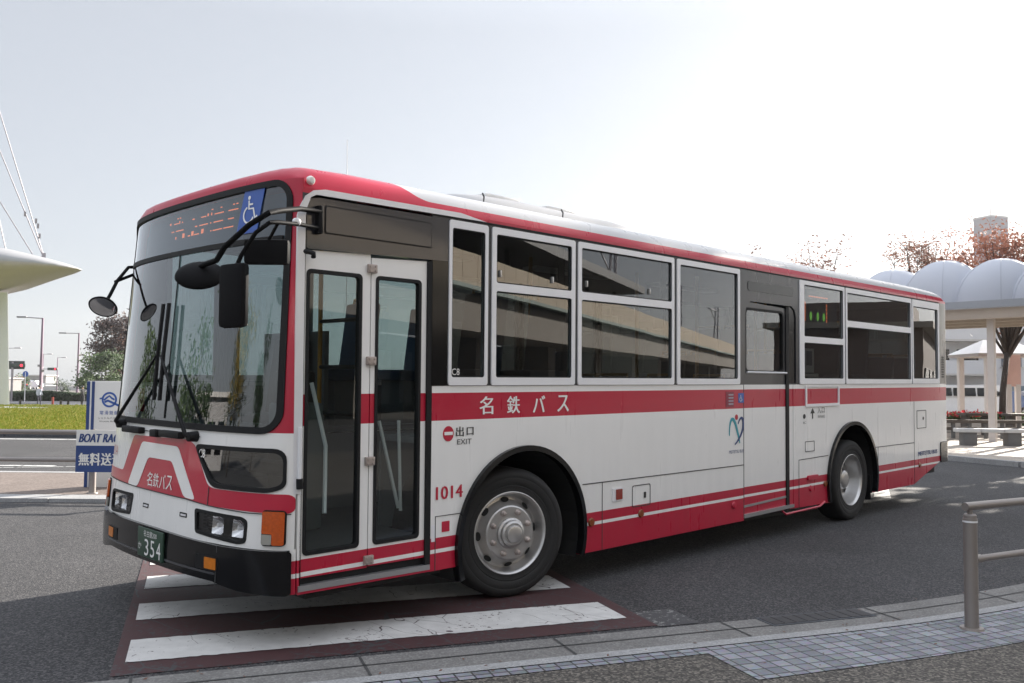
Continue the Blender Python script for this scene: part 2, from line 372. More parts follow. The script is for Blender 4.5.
def paint_mat(name, col, wear, base=(.045, .045, .048), scale=4.0, wthr=.5, cw=.022):
    """road paint with cracks and worn specks that let the road show"""
    m = mat(name, col, .7); t = m.node_tree; b = t.nodes['Principled BSDF']; tc = t.nodes.new('ShaderNodeTexCoord')
    wz = t.nodes.new('ShaderNodeTexNoise'); wz.inputs['Scale'].default_value = 3; t.links.new(tc.outputs['Object'], wz.inputs['Vector'])
    ad = t.nodes.new('ShaderNodeMix'); ad.data_type = 'RGBA'; ad.inputs[0].default_value = .12; t.links.new(tc.outputs['Object'], ad.inputs[6]); t.links.new(wz.outputs['Color'], ad.inputs[7])
    vo = t.nodes.new('ShaderNodeTexVoronoi'); vo.feature = 'DISTANCE_TO_EDGE'; vo.inputs['Scale'].default_value = scale; mpv = t.nodes.new('ShaderNodeMapping'); mpv.vector_type = 'POINT'; mpv.inputs['Rotation'].default_value = (0, 0, R(25.3)); mpv.inputs['Scale'].default_value = (1.25, .42, 1); t.links.new(ad.outputs[2], mpv.inputs[0]); t.links.new(mpv.outputs[0], vo.inputs['Vector'])
    n0 = t.nodes.new('ShaderNodeTexNoise'); n0.inputs['Scale'].default_value = 1.3; n0.inputs['Detail'].default_value = 2; t.links.new(tc.outputs['Object'], n0.inputs['Vector'])
    n1 = t.nodes.new('ShaderNodeTexNoise'); n1.inputs['Scale'].default_value = 26; n1.inputs['Detail'].default_value = 8; n1.inputs['Roughness'].default_value = .7; t.links.new(tc.outputs['Object'], n1.inputs['Vector'])
    crack = mth(t, 'MULTIPLY', mth(t, 'LESS_THAN', vo.outputs['Distance'], cw), mth(t, 'GREATER_THAN', n0.outputs['Fac'], wthr))
    n4 = t.nodes.new('ShaderNodeTexNoise'); n4.inputs['Scale'].default_value = 1.9; n4.inputs['Detail'].default_value = 3; t.links.new(tc.outputs['Object'], n4.inputs['Vector'])
    speck = mth(t, 'GREATER_THAN', mth(t, 'ADD', n1.outputs['Fac'], mth(t, 'MULTIPLY', mth(t, 'SUBTRACT', n4.outputs['Fac'], .5), .35)), wear)
    fac = mth(t, 'MAXIMUM', crack, speck)
    n3 = t.nodes.new('ShaderNodeTexNoise'); n3.inputs['Scale'].default_value = 9; n3.inputs['Detail'].default_value = 6; t.links.new(tc.outputs['Object'], n3.inputs['Vector'])
    dm = t.nodes.new('ShaderNodeMix'); dm.data_type = 'RGBA'; dm.inputs[6].default_value = (*col, 1); dm.inputs[7].default_value = (*[c * .62 for c in col], 1); t.links.new(n3.outputs['Fac'], dm.inputs[0])
    mx = t.nodes.new('ShaderNodeMix'); mx.data_type = 'RGBA'; t.links.new(fac, mx.inputs[0]); t.links.new(dm.outputs[2], mx.inputs[6]); mx.inputs[7].default_value = (*base, 1)
    t.links.new(mx.outputs[2], b.inputs['Base Color']); return m
M['stripe'] = paint_mat('crossing_white', (.66, .65, .63), .64, (.09, .07, .07), scale=5.5, wthr=.50, cw=.0065)
M['redroad'] = paint_mat('crossing_red', (.066, .025, .027), .58, scale=2.5, cw=.012)
M['oldline'] = paint_mat('worn_white', (.24, .24, .23), .42, scale=6)
M['roadline'] = paint_mat('road_white', (.6, .6, .58), .72, scale=3)

def brick_mat(name, cA, cB, mortar, bw, bh):
    m = bpy.data.materials.new(name); m.use_nodes = True; t = m.node_tree; b = t.nodes['Principled BSDF']; b.inputs['Roughness'].default_value = .75
    uv = t.nodes.new('ShaderNodeUVMap'); uv.uv_map = 'UVMap'
    br = t.nodes.new('ShaderNodeTexBrick'); br.offset = 0; br.inputs['Scale'].default_value = 1; br.inputs['Brick Width'].default_value = bw; br.inputs['Row Height'].default_value = bh
    br.inputs['Mortar Size'].default_value = .006; br.inputs['Mortar Smooth'].default_value = .3; br.inputs['Color1'].default_value = (*cA, 1); br.inputs['Color2'].default_value = (*cB, 1); br.inputs['Mortar'].default_value = (*mortar, 1)
    t.links.new(uv.outputs[0], br.inputs['Vector'])
    nz = t.nodes.new('ShaderNodeTexNoise'); nz.inputs['Scale'].default_value = 30; nz.inputs['Detail'].default_value = 6; t.links.new(uv.outputs[0], nz.inputs['Vector'])
    ml = t.nodes.new('ShaderNodeMix'); ml.data_type = 'RGBA'; ml.blend_type = 'MULTIPLY'; ml.inputs[0].default_value = .6
    t.links.new(br.outputs['Color'], ml.inputs[6]); t.links.new(nz.outputs['Color'], ml.inputs[7])
    t.links.new(ml.outputs[2], b.inputs['Base Color'])
    bp = t.nodes.new('ShaderNodeBump'); bp.inputs['Strength'].default_value = .6; bp.inputs['Distance'].default_value = .006; bp.invert = True
    t.links.new(br.outputs['Fac'], bp.inputs['Height']); t.links.new(bp.outputs['Normal'], b.inputs['Normal']); return m
M['paver'] = brick_mat('granite_setts', (.37, .38, .415), (.20, .21, .235), (.07, .07, .07), .098, .098)

def strip(name, pts2, m, z, uvs=False, zf=None):
    """a flat quad-strip sheet; pts2 = list of (left, right) world points"""
    bm = bmesh.new(); L = []
    for a, b in pts2:
        L.append((bm.verts.new((a.x, a.y, (zf(a) if zf else 0) + z)), bm.verts.new((b.x, b.y, (zf(b) if zf else 0) + z))))
    for i in range(len(L) - 1): bm.faces.new((L[i][0], L[i][1], L[i + 1][1], L[i + 1][0]))
    bmesh.ops.recalc_face_normals(bm, faces=bm.faces)
    if bm.faces[0].normal.z < 0: bmesh.ops.reverse_faces(bm, faces=bm.faces)
    return new_obj(name, bm, m)
def estrip(name, a0, a1, b0, b1, m, z, n=24, jit=0):
    f0 = b0 if callable(b0) else (lambda a: b0); f1 = b1 if callable(b1) else (lambda a: b1)
    o = strip(name, [(EE(a0 + (a1 - a0) * k / n, f0(a0 + (a1 - a0) * k / n)), EE(a0 + (a1 - a0) * k / n, f1(a0 + (a1 - a0) * k / n))) for k in range(n + 1)], m, z)
    if jit:
        for v in o.data.vertices: v.co.x += random.gauss(0, jit * .5); v.co.y += random.gauss(0, jit * .6)
    uvl = o.data.uv_layers.new(name='UVMap')
    for lp in o.data.loops:
        k, s = divmod(lp.vertex_index, 2); a = a0 + (a1 - a0) * k / n; uvl.data[lp.index].uv = (a, (f0, f1)[s](a))
    return o
def uvstrip(name, u0, u1, v0, v1, m, z, n=12):
    return strip(name, [(UV(u0 + (u1 - u0) * k / n, v0), UV(u0 + (u1 - u0) * k / n, v1)) for k in range(n + 1)], m, z)

# ------------------------------------------------------------------ ground
bm = bmesh.new(); vs_ = {}
us = [-1500, -600, -300, -150, -80, -40, -20, 0, 20, 40, 80, 150, 300, 600, 1500]; vv_ = [-1500, -500, -150, -60, -20, 0, 15, 30, 45, 48, 51, 54, 57, 60, 80, 120, 200, 400, 900, 2500]
for i, u in enumerate(us):
    for j, v in enumerate(vv_): q = UV(u, v); vs_[i, j] = bm.verts.new((q.x, q.y, gz(v) - .02))
for i in range(len(us) - 1):
    for j in range(len(vv_) - 1): bm.faces.new((vs_[i, j], vs_[i + 1, j], vs_[i + 1, j + 1], vs_[i, j + 1]))
tag(new_obj('ground', bm, M['ground']), kind='structure')
tag(strip('road', [(UV(-60, -3), UV(-60, 27)), (UV(-20, -3), UV(-20, 27)), (UV(10, -3), UV(10, 27)), (UV(26, -3), UV(26, 27))], M['asphalt'], 0), kind='structure')

# crossing: red surfacing and white bars
tag(estrip('crossing_surface', -.66, 2.62, -.0, 7.2, M['redroad'], .004), kind='structure')
for k in range(8):
    b0 = .22 + .935 * k
    tag(estrip('crossing_stripe', -.60, 2.51 + random.uniform(-.01, .01), b0, b0 + .455, M['stripe'], .008, n=90, jit=.007), kind='structure')
# old worn markings
tag(estrip('worn_marking', 2.62, 2.92, -.03, .35, M['oldline'], .004, 3), kind='structure')

tag(strip('worn_marking', [(Vector((12.3, 1.35, 0)), Vector((12.6, 1.75, 0))), (Vector((13.5, 1.55, 0)), Vector((13.7, 1.8, 0)))], M['roadline'], .004), kind='structure')
tag(strip('worn_marking', [(Vector((10.4, .55, 0)), Vector((10.4, .8, 0))), (Vector((11.9, 1.2, 0)), Vector((12.0, 1.45, 0)))], M['roadline'], .004), kind='structure')
tag(strip('worn_marking', [(Vector((4.6, 1.0, 0)), Vector((4.6, 1.12, 0))), (Vector((9.3, .70, 0)), Vector((9.3, .82, 0)))], M['oldline'], .004), kind='structure')
# gutter, kerb, setts, footpath
tag(estrip('gutter', -6, 16, -.07, -.43, M['concrete'], .006, 60), kind='structure')
o = tag(estrip('gutter_joint', -6, 16, -.235, -.25, M['line'], .0095, 60), kind='structure')
bm = bmesh.new()
for a in [x * 1.2 - 5.35 for x in range(16)]:
    p = EE(a, -.25); q = EE(a + .04, -.10)
    d = (EE(a + .01, -.1) - EE(a, -.1)).normalized() * .008
    s0, s1 = EE(a, -.075), EE(a, -.425)
    bm.faces.new([bm.verts.new((x.x, x.y, .0095)) for x in (s0 - d, s0 + d, s1 + d, s1 - d)])
tag(new_obj('gutter_joint', bm, M['line']), kind='structure')
tag(estrip('kerb', -6, 16, -.435, -.53, M['kerb'], .010, 60), kind='structure')
tag(estrip('sett_paving', -6, 2.6, -.535, -.64, M['paver'], .0065, 30), kind='structure')
tag(estrip('sett_paving', 2.6, 16, -.535, lambda a: -1.13 + .02 * (a - 2.6), M['paver'], .0065, 40), kind='structure')
tag(estrip('footpath', -8, 18, -.10, -9, M['path'], .002, 60), kind='structure')
g = empty('drain_grate', EE(3.75, -.165, .010)); g.rotation_euler[2] = math.atan2(E1.y, E1.x) + .0
tag(g, 'dark iron drain grate set in the concrete gutter', 'drain grate')
bm = bmesh.new()
for k in range(9): bx(bm, (-.36 + k * .09, 0, .002), (.082, .17, .004))
new_obj('grate_bars', bm, mat('cast_iron', (.045, .045, .048), .6, .4), g); box('grate_pan', (0, 0, -.001), (.84, .21, .004), M['darkkerb'], g)

# cross street on the left
tag(uvstrip('traffic_island', -30, -2.5, 11.95, 14.9, M['island'], .042), kind='structure')
bm = bmesh.new()
for (v0, v1, h) in ((11.55, 11.97, .05),):
    for k in range(28):
        c = UV(-30 + k + .49, (v0 + v1) / 2, h / 2); bx(bm, c, (.985, v1 - v0, h), Matrix((RH, FH, Vector((0, 0, 1)))).transposed())
tag(new_obj('island_kerb', bm, M['kerb']), kind='structure')
tag(uvstrip('island_edge', -30, -2.5, 14.9, 15.1, M['kerb'], .046), kind='structure')
tag(uvstrip('lane_line', -40, 6, 24.1, 24.35, M['roadline'], .004), kind='structure')
tag(uvstrip('lane_line', -40, 6, 17.75, 17.95, M['roadline'], .004), kind='structure')
tag(strip('lane_line', [(UV(-14, 16.45), UV(-14, 16.62)), (UV(-8.5, 16.45), UV(-8.5, 16.62))], M['roadline'], .004), kind='structure')
tag(strip('lane_line', [(UV(-12, 15.35), UV(-12, 15.45)), (UV(-7.6, 16.55), UV(-7.4, 16.66))], M['roadline'], .0045), kind='structure')
bm = bmesh.new()
for k in range(40):
    c = UV(-38 + k * 1.1, 25.25, .09); bx(bm, c, (1.08, .35, .18), Matrix((RH, FH, Vector((0, 0, 1)))).transposed())
tag(new_obj('verge_kerb', bm, M['darkkerb']), kind='structure')
# grass: soil sheet and blades
M['soil'] = ground_mat('grass_base', (.15, .17, .03), (.28, .26, .06), 14, psc=.4, bump=.2)
bm = bmesh.new(); rows = [25.4, 30, 36, 42, 45, 48, 51, 54, 57, 60, 68, 76]
G = [[bm.verts.new(UV(u, v, gz(v) + .12)) for u in range(-70, 5, 5)] for v in rows]
for a, b in zip(G, G[1:]):
    for k in range(len(a) - 1): bm.faces.new((a[k], a[k + 1], b[k + 1], b[k]))
tag(new_obj('verge', bm, M['soil']), kind='structure')
M['grassA'] = mat('grass_green', (.25, .29, .035), .8, var=.3, scale=.8); M['grassB'] = mat('grass_straw', (.42, .37, .09), .8, var=.2)
bm = bmesh.new()
for k in range(16000):
    v = 25.5 + (50.3) * random.random() ** 1.6; u = uu(random.uniform(-20, 130), v); h = random.uniform(.05, .12); q = UV(u, v, gz(v) + .12)
    wd = RH * random.uniform(.02, .05) * (1 + (v - 25) * .02); lean = Vector((random.uniform(-.06, .06), random.uniform(-.06, .06), h))
    f = bm.faces.new([bm.verts.new(q - wd), bm.verts.new(q + wd), bm.verts.new(q + lean)]); f.material_index = 0 if random.random() < .62 else 1
tag(new_obj('verge_grass', bm, [M['grassA'], M['grassB']]), 'yellow green grass verge across the street', kind='stuff')
tag(strip('gravel_patch', [(UV(uu(-20, 66), 62), UV(uu(-20, 66), 69)), (UV(uu(48, 66), 65), UV(uu(40, 66), 67.5))], M['kerb'], .16, zf=lambda q: -.5), kind='structure')
tag(strip('far_path', [(UV(-80, 76.2), UV(-80, 100)), (UV(6, 76.2), UV(6, 100))], M['darkkerb'], -.46), kind='structure')
# plaza on the right
tag(strip('plaza', [(Vector((19.6, 6.5, 0)), Vector((60, 30, 0))), (Vector((18.56, 2.48, 0)), Vector((60, 10, 0))), (Vector((17.89, .82, 0)), Vector((60, 0, 0))), (Vector((17.2, -6, 0)), Vector((60, -6, 0)))], M['plaza'], .10), kind='structure')
bm = bmesh.new()
for a, b in ((Vector((19.9, 7.7, 0)), Vector((18.56, 2.48, 0))), (Vector((18.56, 2.48, 0)), Vector((17.89, .82, 0))), (Vector((17.89, .82, 0)), Vector((17.2, -6, 0)))):
    d = (b - a); L = d.length; d.normalize(); n = Vector((-d.y, d.x, 0)); N = max(2, int(L / .6))
    for k in range(N): bx(bm, a + d * (L * (k + .5) / N) - n * .09 + Vector((0, 0, .055)), (L / N - .006, .16, .11), Matrix((d, n, Vector((0, 0, 1)))).transposed())
tag(new_obj('plaza_kerb', bm, M['kerb']), kind='structure')

# ------------------------------------------------------------------ the bus (local frame: X front to rear, Y near side to far side)
BM_ = Matrix(((0.99995, -0.00008, -0.009999), (0, 0.999968, -0.008), (0.009999, 0.007999, 0.999918)))
bus = empty('city_bus'); bus.matrix_world = Matrix.Translation(BM_ @ Vector((0, 0, .0127))) @ BM_.to_4x4()
tag(bus, 'white city bus with red stripes and black bumper stopped across the crosswalk', 'bus')
WB = 2.49
_h = [.001, .003, .006, .010, .016, .024, .034, .046, .060, .078, .10, .125, .155, .19, .23, .27, .32, .37, .42, .48, .54, .60, .66, .72, .79, .86, .93, 1.0, 1.08, 1.16]
FCUT = sorted([-y for y in _h] + [-(2.49 - y) for y in _h] + [-1.245])
def S(Y, z):
    k = min(max((z - .5) / 2.3, 0), 1.1); Xc = .04 + .18 * k; Xe = .352 + .02 * k if Y < 1.245 else .262 + .195 * k
    t = min(abs(Y - 1.245) / 1.245, 1)
    return Xe - (Xe - Xc) * math.sqrt(max(0, 1 - t ** 2.5))
def fm(a, b, h):                          # front: a = -Y
    Y = -a; s = S(Y, b); d = (S(min(Y + .01, WB), b) - S(max(Y - .01, 0), b)) / .02
    n = Vector((-1, d, 0)).normalized(); return Vector((s, Y, b)) + n * h
def nm(a, b, h): return Vector((a, -h, b))            # near side
def xm(a, b, h): return Vector((a, WB + h, b))        # far side
FC = (.05, .25)
def arch(cx, cz, r, zb0, zb1):
    a0 = 180 - math.degrees(math.asin((zb0 - cz) / r)); a1 = math.degrees(math.asin((zb1 - cz) / r))
    return [(cx + r * math.cos(R(a0 + (a1 - a0) * k / 28)), cz + r * math.sin(R(a0 + (a1 - a0) * k / 28))) for k in range(29)]
AF = arch(2.265, .405, .655, .294, .20); AR = arch(7.885, .405, .655, .185, .192)
skirt = [(1.356, .296)] + AF + [(5.39, .188), (5.392, .20)]
wins = [(1.500, 1.868), (1.906, 2.818), (2.852, 4.178), (4.222, 5.310), (6.556, 7.675), (7.708, 9.725), (9.755, 10.752)]
panes = [[(1.527, 1.59, 1.838, 2.62)],
         [(1.950, 2.272, 2.776, 2.624), (1.950, 1.59, 2.776, 2.213)],
         [(2.896, 2.275, 4.142, 2.628), (2.896, 1.589, 4.142, 2.213)],
         [(4.272, 1.588, 5.270, 2.625)],
         [(6.662, 2.06, 7.634, 2.63), (6.662, 1.596, 7.634, 1.992)],
         [(7.746, 2.285, 9.696, 2.618), (7.746, 1.592, 9.696, 2.212)],
         [(9.792, 1.603, 10.695, 2.583)]]
outer = [(.352, .318), (.373, .318), (.373, 2.59), (.385, 2.63), (.405, 2.665), (.44, 2.684), (1.354, 2.690), (1.356, .296)] + AF + [(5.388, .188), (5.388, 1.535), (5.424, 1.545), (5.424, 2.25), (5.45, 2.33), (5.53, 2.372), (6.38, 2.372), (6.46, 2.33), (6.486, 2.25), (6.486, 1.545), (6.415, 1.535), (6.415, .205)] + AR + [(9.782, .186), (10.755, .43), (10.755, 2.72), (.352, 2.72)]
sheet('near_side_panel', [(outer, [rr(a + .012, 1.552, b - .012, 2.655, .02) for a, b in wins])], nm, M['side'], bus, th=.03)
farw = [(.62, 1.9), (1.95, 3.3), (3.35, 4.7), (4.75, 6.1), (6.15, 7.6), (7.65, 9.2), (9.25, 10.7)]
fo = [(.27, .318), (1.56, .294)] + AF + AR + [(9.782, .186), (10.755, .43), (10.755, 2.72), (.46, 2.72), (.36, 1.7)]
sheet('far_side_panel', [(fo, [rr(a + .012, 1.552, b - .012, 2.655, .02) for a, b in farw])], xm, M['side'], bus, th=.03)
for a, b in farw:
    wf = sheet('window', [(rr(a, 1.534, b, 2.674, .03), [rr(a + .04, 1.59, b - .04, 2.62, .03)])], xm, M['alu'], bus, th=.04, off=.008)
    sheet('pane', rr(a + .03, 1.58, b - .03, 2.63, .02), xm, M['mid'] if a < 3 else M['dark'], wf, th=0, off=-.012)
# rear end: rounded corners and flat back
RC, RX = .09, .255                          # corner radius and the flat return beside it
def rearmap(a, b, h):
    q = RX + math.pi / 2 * RC; W2 = WB - 2 * RC
    if a < RX: n = Vector((0, -1, 0)); p = Vector((10.755 + a, 0, 0))
    elif a < q: t = (a - RX) / RC; n = Vector((math.sin(t), -math.cos(t), 0)); p = Vector((10.755 + RX, RC, 0)) + n * RC
    elif a < q + W2: n = Vector((1, 0, 0)); p = Vector((10.755 + RX + RC, RC + a - q, 0))
    elif a < 2 * q - RX + W2: t = (a - q - W2) / RC; n = Vector((math.cos(t), math.sin(t), 0)); p = Vector((10.755 + RX, WB - RC, 0)) + n * RC
    else: n = Vector((0, 1, 0)); p = Vector((10.755 + RX - (a - (2 * q - RX + W2)), WB, 0))
    p = p + n * h; p.z = b; return p
RL = 2 * (RX + math.pi / 2 * RC) + WB - 2 * RC
RCUT = sorted([RX + math.pi / 2 * RC * k / 6 for k in range(7)] + [RL - RX - math.pi / 2 * RC * k / 6 for k in range(7)])
sheet('rear_panel', [([(0, .43), (.02, .705), (RL - .02, .705), (RL, .43), (RL, 2.72), (0, 2.72)], [rr(.75, 1.65, RL - .75, 2.45, .08)])], rearmap, M['side'], bus, th=.02, cut=(RCUT, 0))
sheet('rear_window', rr(.74, 1.64, RL - .74, 2.46, .08), rearmap, M['glass'], bus, th=0, off=-.008, cut=(RCUT, 0))
sheet('rear_bumper', rr(.006, .415, RL - .006, .70, .03), rearmap, M['gloss'], bus, th=.05, off=.015, cut=(RCUT, 0))
sheet('corner_louvre', [(rr(.10, 1.62 + .035 * k, .19, 1.642 + .035 * k, .004), []) for k in range(9)], rearmap, M['black'], bus, th=.003, off=.003, cut=(RCUT, 0))

# roof: one surface with rounded cant rails, nose and tail
prof = [(0, 2.69), (.008, 2.74), (.022, 2.782), (.045, 2.822), (.080, 2.854), (.13, 2.877), (.20, 2.895), (.35, 2.919), (.60, 2.946), (1.0, 2.970), (1.245, 2.975)]
prof = prof + [(WB - y, z) for y, z in prof[::-1][1:]]
xs = [0, .005, .014, .028, .05, .08, .115, .155, .20]
xl = [.72, .85, 1.0, 1.2, 1.36, 1.6, 2.5, 4, 6, 8, 9.6, 10.3]
def lowcap(z, d, y):                      # the crown of the roof dips towards the nose
    t = min(max(d / 1.5, 0), 1); t = t * t * (3 - 2 * t); lim = 2.862 + .035 * (abs(y - 1.245) / 1.245) ** 2 + .12 * t
    return z if z < lim - .03 else lim - .03 + (z - lim + .03) * (.25 + .75 * t)
bm = bmesh.new(); rows = []
for y, z in prof:
    row = []; x0 = S(y, 2.775)
    for d in xs:
        t = min(d / .20, 1); zf = 2.772 + (z - 2.772) * (1 - (1 - t) ** 2.6) ** .62 if z > 2.772 else z
        row.append(bm.verts.new((x0 + d, y, lowcap(zf, d, y))))
    for x in xl: row.append(bm.verts.new((x, y, lowcap(z - .004 * max(0, x - 9) ** 2, x - x0, y))))
    e = min(y, WB - y); xr = 11.098 - (.09 - math.sqrt(max(0, .09 ** 2 - (.09 - min(e, .09)) ** 2)))
    for d in (.30, .18, .10, .05, .02, 0):
        t = d / .30; zz = 2.70 + (z - .02 - 2.70) * (1 - (1 - t) ** 2.4) ** .55 if z > 2.72 else z - .0
        row.append(bm.verts.new((xr - d, y, zz)))
    rows.append(row)
for a, b in zip(rows, rows[1:]):
    for k in range(len(a) - 1):
        f = bm.faces.new((a[k], b[k], b[k + 1], a[k + 1])); f.smooth = True
bmesh.ops.recalc_face_normals(bm, faces=bm.faces)
if sum(f.normal.z for f in bm.faces) < 0: bmesh.ops.reverse_faces(bm, faces=bm.faces)
smooth(new_obj('roof', bm, M['roof'], bus), 60)
box('ceiling', (5.7, 1.245, 2.66), (10.4, 2.36, .02), M['inner'], bus)
sheet('gutter_rail', [(.50, 2.686), (10.74, 2.680), (10.74, 2.692), (.50, 2.698)], nm, M['black'], bus, th=.01, off=.008)
# roof unit
bm = bmesh.new(); rings = []
for x, hh, wd in ((1.98, .0, .64), (2.04, .07, .68), (2.2, .135, .72), (2.45, .165, .74), (2.8, .175, .75), (4.1, .165, .75), (4.36, .15, .74), (4.46, .11, .73), (4.49, 0, .72)):
    ring = []
    for k in range(25):
        t = math.sin(math.pi / 2 * (-1 + 2 * k / 24)); ring.append(bm.verts.new((x, 1.30 + wd * t, 2.93 + hh * (1 - abs(t) ** 7) ** .5 + .03 * (1 - abs(t)))))
    rings.append(ring)
for a, b in zip(rings, rings[1:]):
    for k in range(24): f = bm.faces.new((a[k], a[k + 1], b[k + 1], b[k])); f.smooth = True
bmesh.ops.recalc_face_normals(bm, faces=bm.faces)
ru = smooth(new_obj('roof_unit', bm, M['hump'], bus), 50)
for x in (2.74, 3.48): box('vent', (x, .98, 3.105), (.40, .5, .035), M['white'], ru, bevel=.012)
for x in (2.35, 3.3): tubeo('hinge_strap', [(x, .575, 3.065), (x - .01, .546, 3.03), (x - .02, .545, 2.95)], .007, M['line'], ru, 6)

# front shell
wsO = rr(-2.455, 1.262, -.062, 2.768, .13, 7); wsI = rr(-2.43, 1.286, -.090, 2.738, .10, 7)
c8 = rpoly([(-.812, 1.160), (-.030, 1.165), (-.028, .935), (-.11, .905), (-.585, .905)], .07, 5)
c8i = rpoly([(-.783, 1.134), (-.044, 1.140), (-.042, .955), (-.12, .932), (-.565, .932)], .06, 5)
hlN = rpoly([(-.742, .765), (-.285, .755), (-.240, .735), (-.243, .605), (-.30, .592), (-.715, .618)], .025, 4)
hlF = [(-WB - x + .09, y) for x, y in hlN][::-1]
pO = [(-WB, .58), (-.002, .575), (-.002, 2.774), (-WB, 2.774)]
sheet('front_panel', [(pO, [wsO, c8, hlN, hlF])], fm, M['front'], bus, th=.025, cut=(FCUT, .25))
sheet('corner_panel', [(-.010, .318), (-.0005, .318), (-.0005, .578), (-.010, .578)], fm, M['side'], bus, th=.01, off=0, cut=(FCUT, 0))
sheet('front_skirt', [(-WB + .02, .40), (-.02, .40), (-.02, .575), (-WB + .02, .575)], fm, M['chassis'], bus, th=.02, off=-.02, cut=(FCUT, 0))
ws = sheet('windscreen', wsI, fm, M['clear'], bus, th=0, off=-.004, cut=(FCUT, .2))
sheet('gasket', [(rr(-2.465, 1.246, -.052, 2.776, .14, 7), [wsI])], fm, M['black'], ws, th=.03, off=.010, cut=(FCUT, .2))
sheet('divider_bar', [(-2.43, 2.412), (-.11, 2.398), (-.11, 2.432), (-2.43, 2.445)], fm, M['black'], ws, th=.012, off=.006, cut=(FCUT, 0))
sheet('centre_joint', [(-1.285, 1.30), (-1.275, 1.30), (-1.275, 2.41), (-1.285, 2.41)], fm, M['black'], ws, th=.004, off=.002)
cw_ = sheet('kerb_view_window', c8i, fm, M['glass'], bus, th=0, off=-.004, cut=(FCUT, 0))
sheet('gasket', [(c8, [c8i])], fm, M['black'], cw_, th=.03, off=.008, cut=(FCUT, 0))
text('lettering', 'C8', -.752, 1.078, -.682, 1.130, fm, M['white'], cw_, off=.002)
sheet('windscreen_shade_band', [(-2.42, 2.44), (-.12, 2.44), (-.12, 2.72), (-2.42, 2.72)], fm, M['screen'], bus, th=.003, off=-.10, cut=(FCUT, 0))
# destination display behind the upper glass, with the half-scanned LED rows
ds = sheet('destination_display', [(-2.15, 2.455), (-.56, 2.455), (-.50, 2.735), (-2.10, 2.735)], fm, M['screen'], bus, th=.03, off=-.055, cut=(FCUT, 0))
rnd = random.Random(4); dl = []
for row, (zz, x0, x1) in enumerate(((2.655, -1.62, -.60), (2.600, -1.58, -.74), (2.545, -1.55, -.70))):
    a = x0
    while a < x1:
        L = rnd.choice((.012, .016, .03, .07, .12)); h = rnd.choice((.008, .018, .03)) if L < .04 else .0065
        if rnd.random() < .72:
            dl.append(([(a, zz), (a + L, zz), (a + L, zz + h), (a, zz + h)], []))
        a += L + rnd.choice((.012, .02, .035, .06))
for a in (-1.50, -1.46, -.98, -.86, -.70, -.66): dl.append(([(a, 2.69), (a + .02, 2.69), (a + .02, 2.697), (a, 2.697)], []))
sheet('led_text', dl, fm, M['led'], ds, th=.002, off=-.048)
wc = sheet('wheelchair_sign', [(-.545, 2.47), (-.335, 2.47), (-.285, 2.742), (-.485, 2.742)], fm, M['blue'], bus, th=.004, off=.004, cut=(FCUT, 0))
def wheelchair(name, cx, cy, s, mapf, parent, off):
    q = lambda pts: [(cx + x * s, cy + y * s) for x, y in pts]
    L = [(q(circ(-.02, .86, .10, 14)), [])]
    L.append((q(ribbon([(-.03, .72), (0, .30), (.36, .30), (.52, -.18), (.70, -.10)], .10)), []))
    L.append((q(ribbon([(-.01, .52), (.30, .52)], .09)), []))
    L.append((q(ribbon([(.02 + .40 * math.cos(R(t)) - .02, .0 + .40 * math.sin(R(t))) for t in range(112, 345, 12)], .09)), []))
    return sheet(name, L, mapf, M['white'], parent, th=.002, off=off)
wheelchair('pictogram', -.425, 2.585, .125, fm, wc, .0075)
# livery on the nose
def decal(name, pts, m, off=.003, par=None): return sheet(name, pts, fm, m, par or bus, th=.002, off=off, cut=(FCUT, 0))
decal('livery_stripe', rpoly([(-2.49, .905), (-1.93, .905), (-1.76, 1.165), (-.90, 1.180), (-.805, 1.150), (-.625, .915), (-.56, .900), (-.002, .900), (-.002, .787), (-.60, .795), (-.86, .812), (-1.60, .818), (-2.49, .835)], .03), M['red'])
decal('livery_stripe', rpoly([(-1.79, .820), (-1.60, .820), (-1.46, 1.030), (-1.09, 1.030), (-.885, .818), (-.745, .812), (-1.02, 1.128), (-1.59, 1.130)], .035), M['white'], .0055)
decal('panel_gap', ribbon([(-2.47, .832), (-1.60, .816), (-.86, .810), (-.60, .794), (-.25, .782), (-.01, .785)], .006), M['line'], .0065)
decal('panel_gap', ribbon([(-.603, .795), (-.603, .905)], .006), M['line'], .0065)
decal('panel_gap', ribbon([(-2.47, 1.215), (-1.6, 1.205), (-.75, 1.205)], .005), M['line'], .0065)
text('lettering', '名鉄バス', -1.44, .842, -1.05, .935, fm, M['white'], bus, .007, spread=.088)
text('lettering', '1014', -2.30, .99, -2.14, 1.065, fm, M['red'], bus, .004)
for a in (-1.47, -.915):
    s_ = decal('slot', rr(a - .005, .694, a + .085, .722, .005), M['black'])
    decal('slot_lip', rr(a + .012, .702, a + .078, .714, .003), M['trim'], .006, s_)
